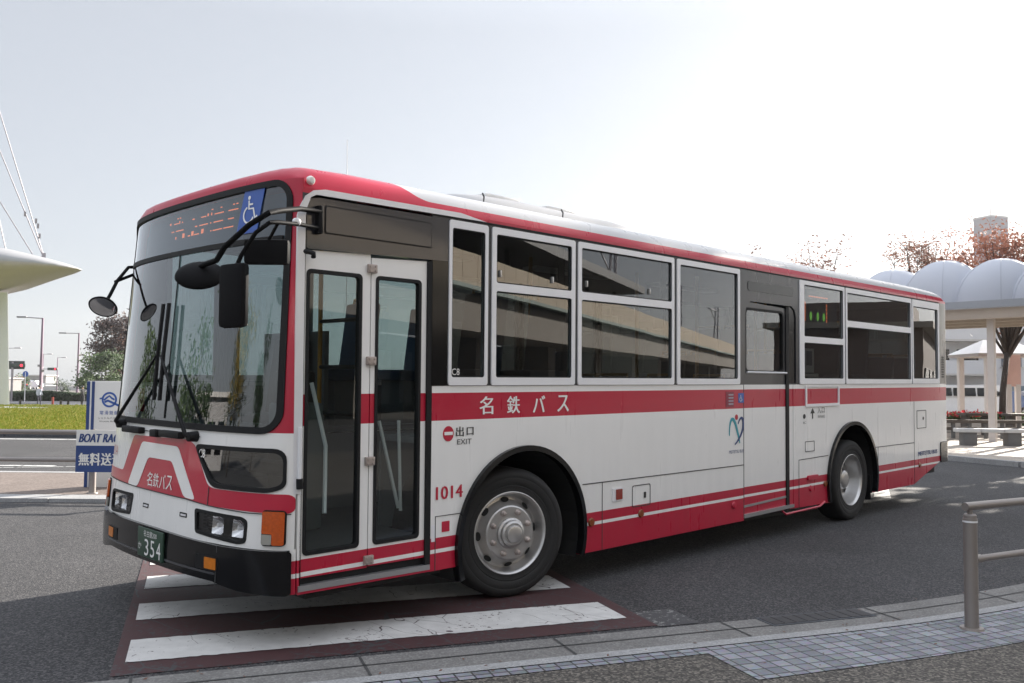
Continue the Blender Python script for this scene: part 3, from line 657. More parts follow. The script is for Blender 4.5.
# headlights
for lamp, sgn in ((hlN, 1), (hlF, -1)):
    mp = (lambda a, b, h: fm(a, b, h)) if sgn == 1 else (lambda a, b, h: fm(-WB - a + .09, b, h))
    hb = sheet('headlight', hlN, mp, M['black'], bus, th=.06, off=-.07, cut=(FCUT, 0))
    sheet('bezel', [(hlN, [rpoly([(-.715, .745), (-.29, .735), (-.262, .72), (-.265, .622), (-.31, .612), (-.70, .635)], .02, 4)])], mp, M['black'], hb, th=.07, off=.004, cut=(FCUT, 0))
    for (a0, a1) in ((-.565, -.455), (-.375, -.268)):
        bm = bmesh.new(); G_ = []
        for i in range(7):
            r_ = []
            for j in range(7):
                u, v = -1 + i / 3, -1 + j / 3
                r_.append(bm.verts.new(mp(a0 + (a1 - a0) * i / 6, .628 + .105 * j / 6, -.062 + .045 * max(abs(u), abs(v)) ** 2)))
            G_.append(r_)
        for i in range(6):
            for j in range(6): bm.faces.new((G_[i][j], G_[i + 1][j], G_[i + 1][j + 1], G_[i][j + 1]))
        bmesh.ops.recalc_face_normals(bm, faces=bm.faces)
        rf = smooth(new_obj('reflector', bm, M['chrome'], hb), 60)
        c = mp((a0 + a1) / 2, .68, -.05); latheo('bulb', [(0, 0), (.012, .002), (.014, .03), (0, .034)], M['trim'], rf, 12, Matrix.Rotation(R(-90), 3, 'Y'), c)
    sheet('grille', [(ribbon([(-.70, z), (-.59, z)], .008), []) for z in (.65, .67, .69, .71, .73)], mp, M['gloss'], hb, th=.02, off=-.04)
    sheet('lens', rpoly([(-.715, .745), (-.29, .735), (-.262, .72), (-.265, .622), (-.31, .612), (-.70, .635)], .02, 4), mp, M['lens'], hb, th=0, off=-.006, cut=(FCUT, 0))
    il = sheet('indicator_lamp', [(rr(-.140, .600, -.022, .808, .02, 4), [])], mp, M['black'], bus, th=.02, off=.008, cut=(FCUT, 0))
    sheet('amber_lens', rpoly([(-.133, .800), (-.028, .800), (-.028, .608), (-.078, .608), (-.078, .672), (-.133, .672)], .01, 3), mp, M['amber'], il, th=.02, off=.022, cut=(FCUT, 0))
    sheet('clear_lens', rr(-.132, .609, -.080, .668, .006, 3), mp, mat('frosted_lens', (.30, .29, .26), .3), il, th=.02, off=.020, cut=(FCUT, 0))
# bumper
bp_ = sheet('bumper', rpoly([(-WB + .008, .322), (-WB + .30, .330), (-WB + .5, .362), (-.50, .358), (-.28, .328), (-.008, .316), (-.008, .574), (-.45, .572), (-1.245, .588), (-WB + .45, .588), (-WB + .008, .578)], .02), fm, M['gloss'], bus, th=.16, off=.025, cut=(FCUT, .06))
sheet('lip', ribbon([(-WB + .42, .405), (-1.245, .41), (-.46, .405)], .012), fm, M['trim'] and mat('bumper_edge', (.06, .06, .065), .25), bp_, th=.01, off=.030, cut=(FCUT, 0))
sheet('crease', ribbon([(-.455, .335), (-.450, .571)], .006), fm, M['line'], bp_, th=.003, off=.0265)
for sgn in (1, -1):
    mp = fm if sgn == 1 else (lambda a, b, h: fm(-WB - a, b, h))
    fl = sheet('fog_lamp', rr(-.645, .418, -.440, .505, .008), mp, M['black'], bp_, th=.004, off=.028, cut=(FCUT, 0))
    sheet('amber_lens', rr(-.555, .428, -.448, .495, .006), mp, mat('fog_amber', (.55, .16, .01), .3, var=.3, scale=40), fl, th=.004, off=.031, cut=(FCUT, 0))
pl = box('number_plate', (.007, 1.222, .483), (.012, .388, .19), M['plate'], bus, bevel=.003)
def pm(a, b, h): return Vector((.0008 - h, -a, b))
text('lettering', '354', -1.30, .402, -1.055, .510, pm, M['white'], pl, .002, spread=.062)
text('lettering', '名古屋200', -1.315, .525, -1.115, .566, pm, M['white'], pl, .002)
text('lettering', 'か', -1.400, .435, -1.350, .48, pm, M['white'], pl, .002)
# wipers
for (yp, zp, ye, ze, yb) in ((2.00, 1.235, 1.36, 1.72, 1.365), (.80, 1.205, 1.29, 1.72, 1.275)):
    wp = tubeo('wiper', [fm(-yp, zp, .05), fm(-yp * .97 - ye * .03, zp + .02, .075), fm(-ye, ze, .06)], [.018, .014, .009], M['black'], bus, 8)
    tubeo('blade', [fm(-yb, 1.42, .045), fm(-yb, 1.72, .05), fm(-yb, 2.075, .045)], .013, M['black'], wp, 6)
    latheo('pivot', [(0, .07), (.03, .06), (.035, 0)], M['black'], wp, 14, Matrix.Rotation(R(-90), 3, 'Y'), fm(-yp, zp, .0))
    s_ = -1 if yp > 1 else 1
    box('motor_cover', fm(-yp - s_ * .28, 1.205, .03), (.05, .30, .045), M['black'], wp, bevel=.012)
box('wiper_link', fm(-1.32, 1.20, .03), (.05, .10, .05), M['black'], bus, bevel=.01)

# entrance at the front: header, two folding leaves
hd = sheet('door_header', rpoly([(.377, 2.352), (1.358, 2.378), (1.490, 2.378), (1.490, 2.672), (.46, 2.668), (.40, 2.655), (.377, 2.60)], .02), nm, M['char'], bus, th=.03, off=.004)
sheet('access_panel', [(rr(.50, 2.455, 1.343, 2.628, .012), [rr(.508, 2.463, 1.335, 2.620, .010)])], nm, M['black'], hd, th=.003, off=.006)
sheet('access_panel', rr(.508, 2.463, 1.335, 2.620, .010), nm, M['char'], hd, th=.004, off=.010)
pil = sheet('pillar_cover', [(1.356, 1.532), (1.492, 1.532), (1.492, 2.38), (1.356, 2.38)], nm, M['gloss'], bus, th=.02, off=.004)
arcO = [(.322, .90), (.322, 2.545), (.335, 2.60), (.365, 2.665), (.42, 2.706), (.50, 2.722), (1.60, 2.730), (1.845, 2.697)]
arcI = [(1.49, 2.694), (.44, 2.682), (.40, 2.662), (.375, 2.60), (.366, 2.545), (.366, .90)]
def nm2(a, b, h): return Vector((a, max(0, .352 - a) * .6 - h, b))
sheet('trim_strip', arcO + arcI, nm2, M['trim'], bus, th=.012, off=.011)
sheet('door_seal', [(1.318, .330), (1.362, .330), (1.362, 2.378), (1.318, 2.36)], nm, M['black'], bus, th=.04, off=.002)
sheet('door_seal', [(.366, .33), (.376, .33), (.376, 2.35), (.366, 2.35)], nm, M['black'], bus, th=.03, off=.0)
for (a0, a1, g0, g1) in ((.376, .858, .395, .790), (.866, 1.318, .903, 1.268)):
    gi = rr(g0 + .018, .552, g1 - .018, 2.213, .02); go = rr(g0 - .004, .530, g1 + .004, 2.235, .03)
    lf = sheet('door_leaf', [([(a0, .402), (a1, .395), (a1, 2.366), (a0, 2.345)], [go])], nm, M['door'], bus, th=.035, off=-.012)
    gl_ = sheet('door_glass', gi, nm, M['doorglass'], lf, th=0, off=-.024)
    sheet('gasket', [(go, [gi])], nm, M['black'], lf, th=.04, off=-.006)
    if a0 < .5:
        for z in (2.275, 1.69, 1.06, .445):
            h_ = box('hinge', (.862, .000, z), (.070, .022, .055), M['nut'], lf, bevel=.006)
            for dx in (-.02, .02):
                for dz in (-.014, .014): latheo('bolt', [(0, .006), (.007, .005), (.008, 0)], M['nut'], h_, 8, Matrix.Rotation(R(90), 3, 'X'), (.862 + dx, -.011, z + dz))
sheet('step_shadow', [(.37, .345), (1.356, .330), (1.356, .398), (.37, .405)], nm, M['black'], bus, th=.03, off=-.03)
sheet('step_edge', [(.357, .328), (1.356, .312), (1.356, .345), (.357, .362)], nm, M['step'], bus, th=.05, off=.008)
sheet('step_lip', [(.357, .312), (1.356, .298), (1.356, .312), (.357, .328)], nm, M['red'], bus, th=.05, off=.002)
gr_ = tubeo('grab_handle', [(.365, .02, 2.335), (.375, -.03, 2.33), (.40, -.045, 2.32), (.41, -.03, 2.30)], .016, M['black'], bus, 8)
tubeo('door_arm', [(.352, -.012, 1.29), (.352, -.012, .99)], .013, M['alu'], bus, 8); tubeo('door_arm', [(.352, -.012, .99), (.354, -.012, .93)], .020, M['black'], bus, 8)
latheo('marker_lamp', [(0, .03), (.02, .026), (.028, .01), (.028, 0)], mat('pale_lens', (.7, .68, .64), .3), bus, 16, Matrix.Rotation(R(90), 3, 'X'), (.405, .012, 2.765))

# side windows
for (a, b), ps in zip(wins, panes):
    wf = sheet('window', [(rr(a, 1.534, b, 2.674, .02), [rr(*p, .018) for p in ps])], nm, M['alu'], bus, th=.045, off=.010)
    for p in ps:
        pn = sheet('pane', rr(p[0] - .01, p[1] - .01, p[2] + .01, p[3] + .01, .012), nm, M['glass'], wf, th=0, off=-.010)
        sheet('pane_seal', [(rr(p[0] - .004, p[1] - .004, p[2] + .004, p[3] + .004, .018), [rr(p[0] + .009, p[1] + .009, p[2] - .009, p[3] - .009, .014)])], nm, M['black'], wf, th=.006, off=.004)
    if len(ps) == 2 and a < 4:
        sheet('sash', [(rr(ps[0][2] - .13, ps[0][1] + .01, ps[0][2] - .06, ps[0][3] - .01, .004), [])], nm, M['black'], wf, th=.01, off=-.014)
        for q in (.06, .74): box('latch', (ps[0][0] + (ps[0][2] - ps[0][0]) * q, .004, ps[0][1] + .07), (.016, .02, .05), M['wheel'], wf, bevel=.004)
text('lettering', 'C8', 1.545, 1.605, 1.615, 1.650, nm, M['white'], bus, -.006)
# side route display
sp_ = sheet('side_display', rr(6.69, 2.09, 7.61, 2.60, .01), nm, M['screen'], bus, th=.02, off=-.06)
L = [([(6.90 + .06 * k, 2.515), (6.945 + .06 * k, 2.515), (6.945 + .06 * k, 2.530), (6.90 + .06 * k, 2.530)], []) for k in range(8)]
L += [([(x, 2.24 + .045 * k), (x + .022, 2.24 + .045 * k), (x + .022, 2.275 + .045 * k), (x, 2.275 + .045 * k)], []) for x in (6.80, 7.33) for k in range(5)]
sheet('led_text', L, nm, M['led'], sp_, th=.002, off=-.055)
sheet('led_text', [(circ(x, 2.30, .028, 12, .05), []) for x in (6.95, 7.12, 7.27)], nm, M['ledg'], sp_, th=.002, off=-.055)
nt_ = sheet('notice', rr(6.70, 1.66, 6.94, 1.93, .006), nm, M['alu'], bus, th=.003, off=-.018); sheet('photo', rr(6.75, 1.74, 6.89, 1.90, .004), nm, M['screen'], nt_, th=.002, off=-.014)
sheet('notice', rr(6.70, 1.615, 7.05, 1.65, .004), nm, M['white'], bus, th=.003, off=-.018)

# rear entrance
rd = sheet('rear_door', [([(5.392, .21), (6.272, .207), (6.272, 1.54), (6.30, 1.545), (6.30, 2.34), (5.52, 2.365), (5.45, 2.33), (5.426, 2.25), (5.426, 1.545), (5.392, 1.54)], [rr(5.452, 1.665, 6.222, 2.296, .05)])], nm, M['side'], bus, th=.03, off=-.016)
sheet('door_glass', rr(5.445, 1.658, 6.23, 2.303, .05), nm, M['glass'], rd, th=0, off=-.030)
sheet('gasket', [(rr(5.440, 1.652, 6.234, 2.308, .06), [rr(5.462, 1.675, 6.212, 2.286, .045)])], nm, M['black'], rd, th=.02, off=-.010)
tubeo('guard_rail', [(5.44, -.012, 1.655), (6.25, -.012, 1.652)], .010, M['trim'], rd, 6)
sheet('door_seal', [(6.272, .200), (6.335, .200), (6.335, 2.36), (6.272, 2.36)], nm, M['black'], bus, th=.05, off=-.004)
sheet('pillar_cover', [(6.335, 1.545), (6.484, 1.545), (6.484, 2.30), (6.44, 2.36), (6.335, 2.366)], nm, M['gloss'], bus, th=.03, off=-.012)
sheet('pillar_cover', [(6.335, .205), (6.413, .205), (6.413, 1.545), (6.335, 1.545)], nm, M['side'], bus, th=.02, off=-.004)
sheet('header_slot', rr(5.47, 2.478, 6.425, 2.575, .03), nm, M['gloss'], bus, th=.006, off=.005)
sheet('step_edge', [(5.383, .212), (6.41, .220), (6.41, .252), (5.383, .246)], nm, M['step'], bus, th=.05, off=.012)
sheet('step_edge', [(5.395, .310), (6.27, .330), (6.27, .352), (5.395, .332)], nm, M['step'], bus, th=.01, off=-.010)
tubeo('under_rail', [(6.20, .02, .20), (6.22, -.01, .165), (7.0, -.01, .17), (7.12, -.01, .21)], .012, M['red'], bus, 6)
sheet('door_edge', ribbon([(5.388, .20), (5.388, 1.53)], .010), nm, M['line'], bus, th=.004, off=.0015)

# side details
def nd(name, loops, m, off=.003, par=None, th=.0025): return sheet(name, loops, nm, m, par or bus, th=th, off=off)
G8 = .008
nd('panel_gap', ribbon([(2.925, .744), (5.384, .737)], G8), M['line']); nd('panel_gap', ribbon([(3.172, .740), (3.172, .196)], .006), M['line'])
nd('panel_gap', ribbon([(1.405, .296), (1.405, .655), (1.66, .655)], .006), M['line'])
nd('panel_gap', ribbon([(6.535, .20), (6.535, .712), (7.24, .722)], G8), M['line'])
nd('panel_gap', ribbon([(8.52, .745), (9.80, .742)], G8), M['line']); nd('panel_gap', ribbon([(9.805, .19), (9.805, 1.295)], .006), M['line']); nd('panel_gap', ribbon([(8.62, .745), (8.62, .52)], .006), M['line'])
nd('flap', [(rr(3.57, .498, 3.83, .682, .02), [rr(3.577, .505, 3.823, .675, .016)])], M['line']); nd('keyhole', rr(3.735, .565, 3.765, .615, .003), M['ink'], .004)
sl = nd('side_repeater', rr(3.30, .572, 3.435, .682, .008), M['alu'], .006, th=.008); nd('red_lens', rr(3.345, .585, 3.427, .670, .006), M['redlens'], .012, sl, .008)
nd('flap', [(rr(6.68, .79, 6.90, .905, .008), [rr(6.687, .797, 6.893, .898, .006)])], M['line'])
nd('flap', [(rr(9.90, .925, 10.235, 1.172, .01), [rr(9.908, .933, 10.227, 1.164, .008)])], M['line'], .004); nd('keyhole', circ(10.13, 1.06, .022, 12), M['ink'], .004)
nd('route_board_frame', [(rr(6.685, 1.285, 7.52, 1.512, .006), [rr(6.715, 1.315, 7.49, 1.505, .004)])], M['alu'], .012, th=.012)
for x, z in ((3.69, .437), (3.03, .437), (7.15, .41), (9.98, .43)):
    latheo('reflector', [(0, .016), (.030, .014), (.036, 0)], M['reflector'], bus, 16, Matrix.Rotation(R(90), 3, 'X'), (x, -.002, z))
for x, z in ((6.80, .385), (5.19, .36)): latheo('cap', [(0, .02), (.03, .016), (.035, 0)], M['red'], bus, 12, Matrix.Rotation(R(90), 3, 'X'), (x, -.002, z))
nd('pull_handle', rr(6.72, .48, 6.96, .53, .02), M['red'], .02, th=.02)
nd('square_mark', rr(1.462, .545, 1.53, .615, .004), M['red'])
nd('small_plate', rr(1.37, .49, 1.40, .60, .003), M['alu'])
nd('maroon_notice', rr(5.055, 1.315, 5.20, 1.462, .004), mat('maroon', (.22, .015, .04), .4)); nd('notice_text', [(rr(5.10, 1.335 + .03 * k, 5.19, 1.35 + .03 * k, .002), []) for k in range(4)], mat('dull_grey', (.35, .3, .35), .5), .005)
ws2 = nd('wheelchair_sign', rr(5.285, 1.352, 5.388, 1.448, .004), M['blue']); wheelchair('pictogram', 5.325, 1.385, .045, nm, ws2, .006)
# lettering
text('lettering', '名鉄バス', 1.80, 1.328, 2.75, 1.455, nm, M['white'], bus, spread=.130, bold=.003)
ex = nd('no_entry_mark', circ(1.512, 1.205, .048, 28, .052), M['red'], .003); nd('bar', rr(1.475, 1.196, 1.549, 1.218, .003), M['white'], .006, ex)
text('lettering', '出', 1.580, 1.182, 1.650, 1.250, nm, M['ink'], bus, bold=.002); text('lettering', '口', 1.680, 1.188, 1.742, 1.242, nm, M['ink'], bus, bold=.002)
text('lettering', 'EXIT', 1.592, 1.128, 1.725, 1.163, nm, M['ink'], bus)
text('lettering', '1014', 1.408, .765, 1.645, .852, nm, M['red'], bus, bold=.003)
text('lettering', '入', 6.975, 1.205, 7.055, 1.275, nm, M['ink'], bus); text('lettering', '口', 7.08, 1.21, 7.15, 1.27, nm, M['ink'], bus)
text('lettering', 'ENTRANCE', 6.985, 1.155, 7.155, 1.185, nm, M['line'], bus)
nd('arrow_mark', [(ribbon([(6.86, 1.15), (6.86, 1.22)], .022), []), ([(6.81, 1.21), (6.91, 1.21), (6.86, 1.268)], [])], M['ink'])
nd('mark', circ(6.665, 1.18, .03, 14, .026), M['line']); text('lettering', 'IC', 6.64, 1.10, 6.70, 1.125, nm, M['line'], bus)
em = nd('emblem', [(circ(5.250, 1.212, .027, 20), [])], mat('emblem_red', (.42, .01, .03), .4))
def bez(p, n=14):
    out = []
    for k in range(n + 1):
        t = k / n; a, b, c, d = [Vector(q) for q in p]; out.append(a * (1 - t) ** 3 + b * 3 * t * (1 - t) ** 2 + c * 3 * t * t * (1 - t) + d * t ** 3)
    return out
nd('swoosh', ribbon(bez([(5.118, 1.035), (5.118, 1.24), (5.20, 1.25), (5.27, 1.06)]) + bez([(5.27, 1.06), (5.29, 1.02), (5.305, .985), (5.31, .955)], 6)[1:], [.012 + .022 * math.sin(math.pi * k / 20) for k in range(21)]), M['teal'], .004, em)
nd('swoosh', ribbon(bez([(5.275, 1.145), (5.33, 1.25), (5.395, 1.20), (5.365, 1.10)]) + bez([(5.365, 1.10), (5.34, 1.03), (5.27, .975), (5.215, .945)], 8)[1:], [.012 + .016 * math.sin(math.pi * k / 22) for k in range(23)]), M['navy'], .006, em)
text('lettering', 'MEITETSU BUS', 5.11, .862, 5.38, .893, nm, M['navy'], bus)
text('lettering', 'MEITETSU BUS', 9.93, .556, 10.64, .612, nm, M['navy'], bus, bold=.004)

# arches, wheels
for cx, zz in ((2.265, .405), (7.885, .405)):
    a_o = circ(cx, zz, .685, 40, None, -18, 198); a_i = circ(cx, zz, .645, 40, None, -18, 198)[::-1]
    sheet('wheel_arch', a_o + a_i, nm, M['gloss'], bus, th=.06, off=.032)
    for far in (0, 1):
        bm = bmesh.new(); y0, y1 = (.028, .74) if not far else (WB - .028, WB - .74)
        pr = [(cx + .66 * math.cos(R(t)), zz + .66 * math.sin(R(t))) for t in range(-20, 201, 10)]
        A = [bm.verts.new((x, y0, z)) for x, z in pr]; B = [bm.verts.new((x, y1, z)) for x, z in pr]
        for k in range(len(pr) - 1): bm.faces.new((A[k], A[k + 1], B[k + 1], B[k]))
        bm.faces.new(B); new_obj('wheel_well', bm, M['chassis'], bus)
FT = [(.300, -.005), (.306, .012), (.330, .010), (.345, .014), (.352, .011), (.362, .017), (.40, .022), (.408, .019), (.416, .022), (.445, .016), (.466, -.004), (.476, -.03), (.476, -.13), (.476, -.23), (.466, -.255), (.44, -.27), (.33, -.262), (.30, -.25)]
def wheel(x, y, z, rear, far, steer):
    t = empty('wheel', (x, y, z)); t.parent = bus; s = -1 if far else 1
    ax = Matrix.Rotation(R(steer), 3, 'Z') @ Matrix.Rotation(R(90 if not far else -90), 3, 'X')
    latheo('tyre', FT, M['tyre'], t, 64, ax)
    if not rear: rp = [(.303, -.005), (.309, .010), (.300, .014), (.288, .004), (.281, -.012), (.272, -.055), (.262, -.072), (.240, -.066), (.214, -.030), (.200, -.004), (.19, .002), (.10, .002), (.10, .0)]
    else: rp = [(.303, -.005), (.309, .010), (.300, .014), (.287, .0), (.280, -.02), (.268, -.10), (.245, -.145), (.205, -.165), (.11, -.17), (.10, -.17)]
    rim = latheo('rim', rp, M['wheel'], t, 64, ax, ang=28)
    h0 = .002 if not rear else -.17
    hp = [(.115, h0), (.112, h0 + .02), (.098, h0 + .028), (.094, h0 + .05), (.080, h0 + .058), (.066, h0 + .058), (.062, h0 + .072), (.050, h0 + .078), (0, h0 + .078)] if not rear else [(.125, h0), (.12, h0 + .06), (.11, h0 + .10), (.085, h0 + .115), (.05, h0 + .118), (0, h0 + .12)]
    latheo('hub', hp, M['wheel'], t, 40, ax, ang=28)
    bm = bmesh.new()
    for k in range(8):
        a = R(22.5 + 45 * k); c = Vector((.158 * math.cos(a), .158 * math.sin(a), 0))
        b2 = lathe(bm, [(.024, h0 - .002), (.024, h0 + .006), (.018, h0 + .007), (.0175, h0 + .03), (.008, h0 + .034), (0, h0 + .034)], 6, ax, ax @ c)
    bmesh.ops.recalc_face_normals(bm, faces=bm.faces); new_obj('wheel_nuts', bm, M['nut'], t)
    bm = bmesh.new()
    for k in range(8):
        a = R(45 * k + 4); r0 = .236 if not rear else .225; h = -.062 if not rear else -.150
        n = (Vector((math.cos(a) * .55, math.sin(a) * .55, .8))).normalized(); tng = Vector((-math.sin(a), math.cos(a), 0)); rad = n.cross(tng)
        c = Vector((r0 * math.cos(a), r0 * math.sin(a), h)) + n * .010
        vs = [bm.verts.new(ax @ (c + tng * .034 * math.cos(q * math.pi / 8) + rad * .022 * math.sin(q * math.pi / 8))) for q in range(16)]
        bm.faces.new(vs)
    new_obj('hand_hole', bm, M['chassis'], t)
    return t
wheel(2.20, .085, .441, False, False, 15 * -1); wheel(7.943, .055, .384, True, False, 0)
wheel(2.20, WB - .085, .424, False, True, -15); wheel(7.943, WB - .055, .366, True, True, 0)
sheet('mud_flap', [(8.43, .10), (8.52, .06), (8.52, .40), (8.43, .40)], lambda a, b, h: Vector((8.50 - h, .05 + (a - 8.43) * 6, b)), M['black'], bus, th=.012)
# chassis, floor and interior
bm = bmesh.new()
for (x0, x1, y0, y1) in ((.45, 1.50, .06, 2.43), (1.50, 3.05, .78, 1.71), (3.05, 7.15, .06, 2.43), (7.15, 8.65, .78, 1.71), (8.65, 10.7, .06, 2.43)):
    bx(bm, ((x0 + x1) / 2, (y0 + y1) / 2, .36), (x1 - x0, y1 - y0, .20 if x0 != 8.65 else .16))
bx(bm, (2.2, 1.245, .42), (.16, 2.0, .16)); bx(bm, (7.94, 1.245, .40), (.2, 2.0, .2))
new_obj('underframe', bm, M['chassis'], bus)
bm = bmesh.new()
for (x0, x1, y0, y1) in ((.45, 1.50, .065, 2.425), (1.50, 3.05, .79, 1.70), (3.05, 7.15, .065, 2.425), (7.15, 8.65, .79, 1.70), (8.65, 10.7, .065, 2.425)): bx(bm, ((x0 + x1) / 2, (y0 + y1) / 2, .478), (x1 - x0, y1 - y0, .03))
new_obj('floor', bm, M['floor_in'], bus)
for x0, x1 in ((1.52, 3.0), (7.1, 8.7)):
    for y in (.40, 2.09):
        wb = box('wheel_box', ((x0 + x1) / 2, y, 1.14), (x1 - x0, .74, .04), M['inner'], bus)
        box('side', ((x0 + x1) / 2, y + (.38 if y < 1 else -.38), .79), (x1 - x0, .03, .64), M['inner'], wb)
sheet('inner_lining', [(6.42, 1.1), (10.7, 1.1), (10.7, 1.50), (6.42, 1.50)], nm, M['inner'], bus, th=.01, off=-.05)
sheet('inner_lining', [(1.4, 1.10), (5.36, 1.10), (5.36, 1.50), (1.4, 1.50)], nm, M['inner'], bus, th=.01, off=-.05)
sheet('inner_lining', [(.45, 1.1), (10.7, 1.1), (10.7, 1.50), (.45, 1.50)], xm, M['inner'], bus, th=.01, off=-.05)
dk = mat('dashboard_plastic', (.035, .036, .038), .6)
box('dashboard', (.50, 1.65, 1.15), (.45, 1.35, .22), dk, bus, bevel=.05); box('dashboard', (.42, .60, 1.02), (.12, .9, .08), dk, bus, bevel=.02)
sw = latheo('steering_wheel', [(.235 + .014 * math.cos(R(a)), .014 * math.sin(R(a))) for a in range(0, 361, 45)], dk, bus, 36, Matrix.Rotation(R(-28), 3, 'Y'), (.78, 1.80, 1.33))
tubeo('steering_column', [(.78, 1.80, 1.33), (.62, 1.80, 1.05)], .03, dk, sw, 8)
bm = bmesh.new()
for a in (90, 210, 330): tube(bm, [(.78, 1.80, 1.33), Vector((.78, 1.80, 1.33)) + Matrix.Rotation(R(-28), 3, 'Y') @ Vector((.23 * math.cos(R(a)), .23 * math.sin(R(a)), 0))], .012, 6)
new_obj('spoke', bm, dk, sw)
def seat(x, y, z, m=M['seat']):
    t = box('seat', (x, y, z + .44), (.44, .43, .10), m, bus, bevel=.03)
    box('backrest', (x + .22, y, z + .78), (.09, .43, .62), m, t, Matrix.Rotation(R(8), 3, 'Y'), bevel=.03)
    tubeo('grab_rail', [(x + .27, y - .18, z + 1.0), (x + .29, y - .18, z + 1.13), (x + .29, y + .18, z + 1.13), (x + .27, y + .18, z + 1.0)], .014, M['pole'], t, 6)
    box('seat_base', (x, y, z + .20), (.30, .34, .40), M['inner'], t)
seat(1.15, 1.85, .80, dk)
for x in (2.0, 2.75): seat(x, .42, 1.16); seat(x, 2.05, 1.16)
for x in (3.5, 4.3, 5.1): seat(x, .40, .49); seat(x, 2.05, .49)
for x in (6.95, 7.75, 8.55, 9.35, 10.1):
    for y in (.40, .84, 1.65, 2.09): seat(x, y, 1.16 if 7 < x < 9 else .80)
for x, y in ((1.42, .85), (1.42, 1.45), (3.15, .80), (4.7, .80), (5.4, .55), (6.42, .45), (6.42, 1.6), (8.0, 1.2)): tubeo('hand_pole', [(x, y, .49), (x, y, 2.66)], .018, M['pole'], bus, 8)
for z in (1.30, 1.66, 2.02): tubeo('hand_rail', [(1.42, .85, z), (1.42, 1.45, z)], .016, dk, bus, 6)
box('fare_box', (.95, 1.02, .95), (.28, .30, .90), mat('fare_box_grey', (.16, .18, .18), .5), bus, bevel=.03); box('fare_head', (.93, 1.02, 1.50), (.22, .24, .25), dk, bus, bevel=.03)
tubeo('grab_bar', [(.60, .10, .75), (.70, .25, 1.15), (.62, .30, 1.55)], .014, M['alu'], bus, 6); tubeo('grab_bar', [(1.02, .12, 1.30), (1.20, .14, .72)], .012, M['alu'], bus, 6); tubeo('grab_bar', [(1.18, .12, 1.30), (1.22, .14, .70)], .012, M['alu'], bus, 6)
box('partition', (1.50, 1.95, 1.45), (.04, .95, 1.0), M['inner'], bus)
sheet('curtain', [([(1.0 + .03 * k, 1.3), (1.02 + .03 * k, 1.3), (1.02 + .03 * k, 2.4), (1.0 + .03 * k, 2.4)], []) for k in range(8)], xm, mat('curtain_cloth', (.22, .21, .19), .9), bus, th=.02, off=-.08)
for x in (2.2, 4.2, 6.2, 8.2): box('ceiling_lamp', (x, 1.245, 2.635), (1.2, .18, .03), M['alu'], bus)

# mirrors
ar = tubeo('mirror_arm', [(.46, -.03, 2.578), (.302, -.05, 2.572), (.05, -.25, 2.50), (-.05, -.32, 2.468), (-.10, -.20, 2.41), (-.15, -.02, 2.30), (-.15, .07, 2.235), (-.15, .21, 2.225), (-.15, .268, 2.215)], .016, M['mirror'], bus, 10)
tubeo('mirror_stay', [(.46, -.03, 2.478), (.30, -.05, 2.480), (.02, -.28, 2.43), (-.06, -.34, 2.41), (-.10, -.27, 2.36), (-.13, -.17, 2.24), (-.14, -.13, 2.17), (-.14, -.11, 2.05)], .0125, M['mirror'], ar, 8)
latheo('bolt', [(0, .03), (.022, .022), (.026, 0)], M['trim'], ar, 12, Matrix.Rotation(R(90), 3, 'X'), (.27, -.06, 2.488))
box('mount', (.45, -.02, 2.53), (.035, .05, .17), M['mirror'], ar, bevel=.008)
def orient(n, up=Vector((0, 0, 1))):
    n = Vector(n).normalized(); x = up.cross(n).normalized(); return Matrix((x, n.cross(x), n)).transposed()
om = latheo('under_mirror', [(0, .045), (.05, .042), (.10, .030), (.135, .012), (.142, 0), (.137, -.01), (.10, -.012), (0, -.012)], M['mirror'], bus, 40, orient((-.55, -.62, .58)) @ Matrix.Diagonal((1, .72, 1)), (-.15, .268, 2.165), ang=50)
latheo('mirror_face', [(0, -.028), (.07, -.024), (.132, -.0125)], M['chrome'], om, 40, orient((-.55, -.62, .58)) @ Matrix.Diagonal((1, .72, 1)), (-.15, .268, 2.165), ang=60)
sm_rot = Matrix.Rotation(R(10), 3, 'Z')
smr = box('side_mirror', (-.15, -.135, 2.025), (.06, .20, .35), M['mirror'], bus, sm_rot, bevel=.029)
box('mirror_face', Vector((-.15, -.135, 2.015)) + sm_rot @ Vector((.031, 0, 0)), (.004, .16, .30), M['chrome'], smr, sm_rot)
dmr = Matrix.Rotation(R(-45), 3, 'Z'); dmc = Vector((.02, -.18, 2.275))
dm = box('door_mirror', dmc, (.25, .065, .14), M['mirror'], bus, dmr, bevel=.025)
box('mirror_face', dmc + dmr @ Vector((0, .033, 0)), (.21, .004, .11), M['chrome'], dm, dmr)
tubeo('stay', [dmc + Vector((0, 0, .05)), Vector((.03, -.27, 2.425))], .010, M['mirror'], dm, 6)
# far side mirror on its own arm
fa = tubeo('mirror_arm', [(.36, 2.47, 2.44), (.30, 2.44, 2.43), (.19, 2.37, 2.31), (.112, 2.30, 2.19), (.07, 2.27, 2.13)], .013, M['mirror'], bus, 8)
tubeo('mirror_stay', [(.34, 2.45, 2.375), (.17, 2.36, 2.30)], .012, M['mirror'], fa, 8)
ro = orient((-.45, -.5, -.74))
rm = latheo('round_mirror', [(0, -.045), (.045, -.04), (.09, -.018), (.104, 0), (.100, .007), (.092, .004)], M['mirror'], bus, 40, ro, (.045, 2.25, 2.095), ang=50)
latheo('mirror_face', [(.093, .004), (.06, .015), (0, .020)], M['chrome'], rm, 40, ro, (.045, 2.25, 2.095), ang=60)

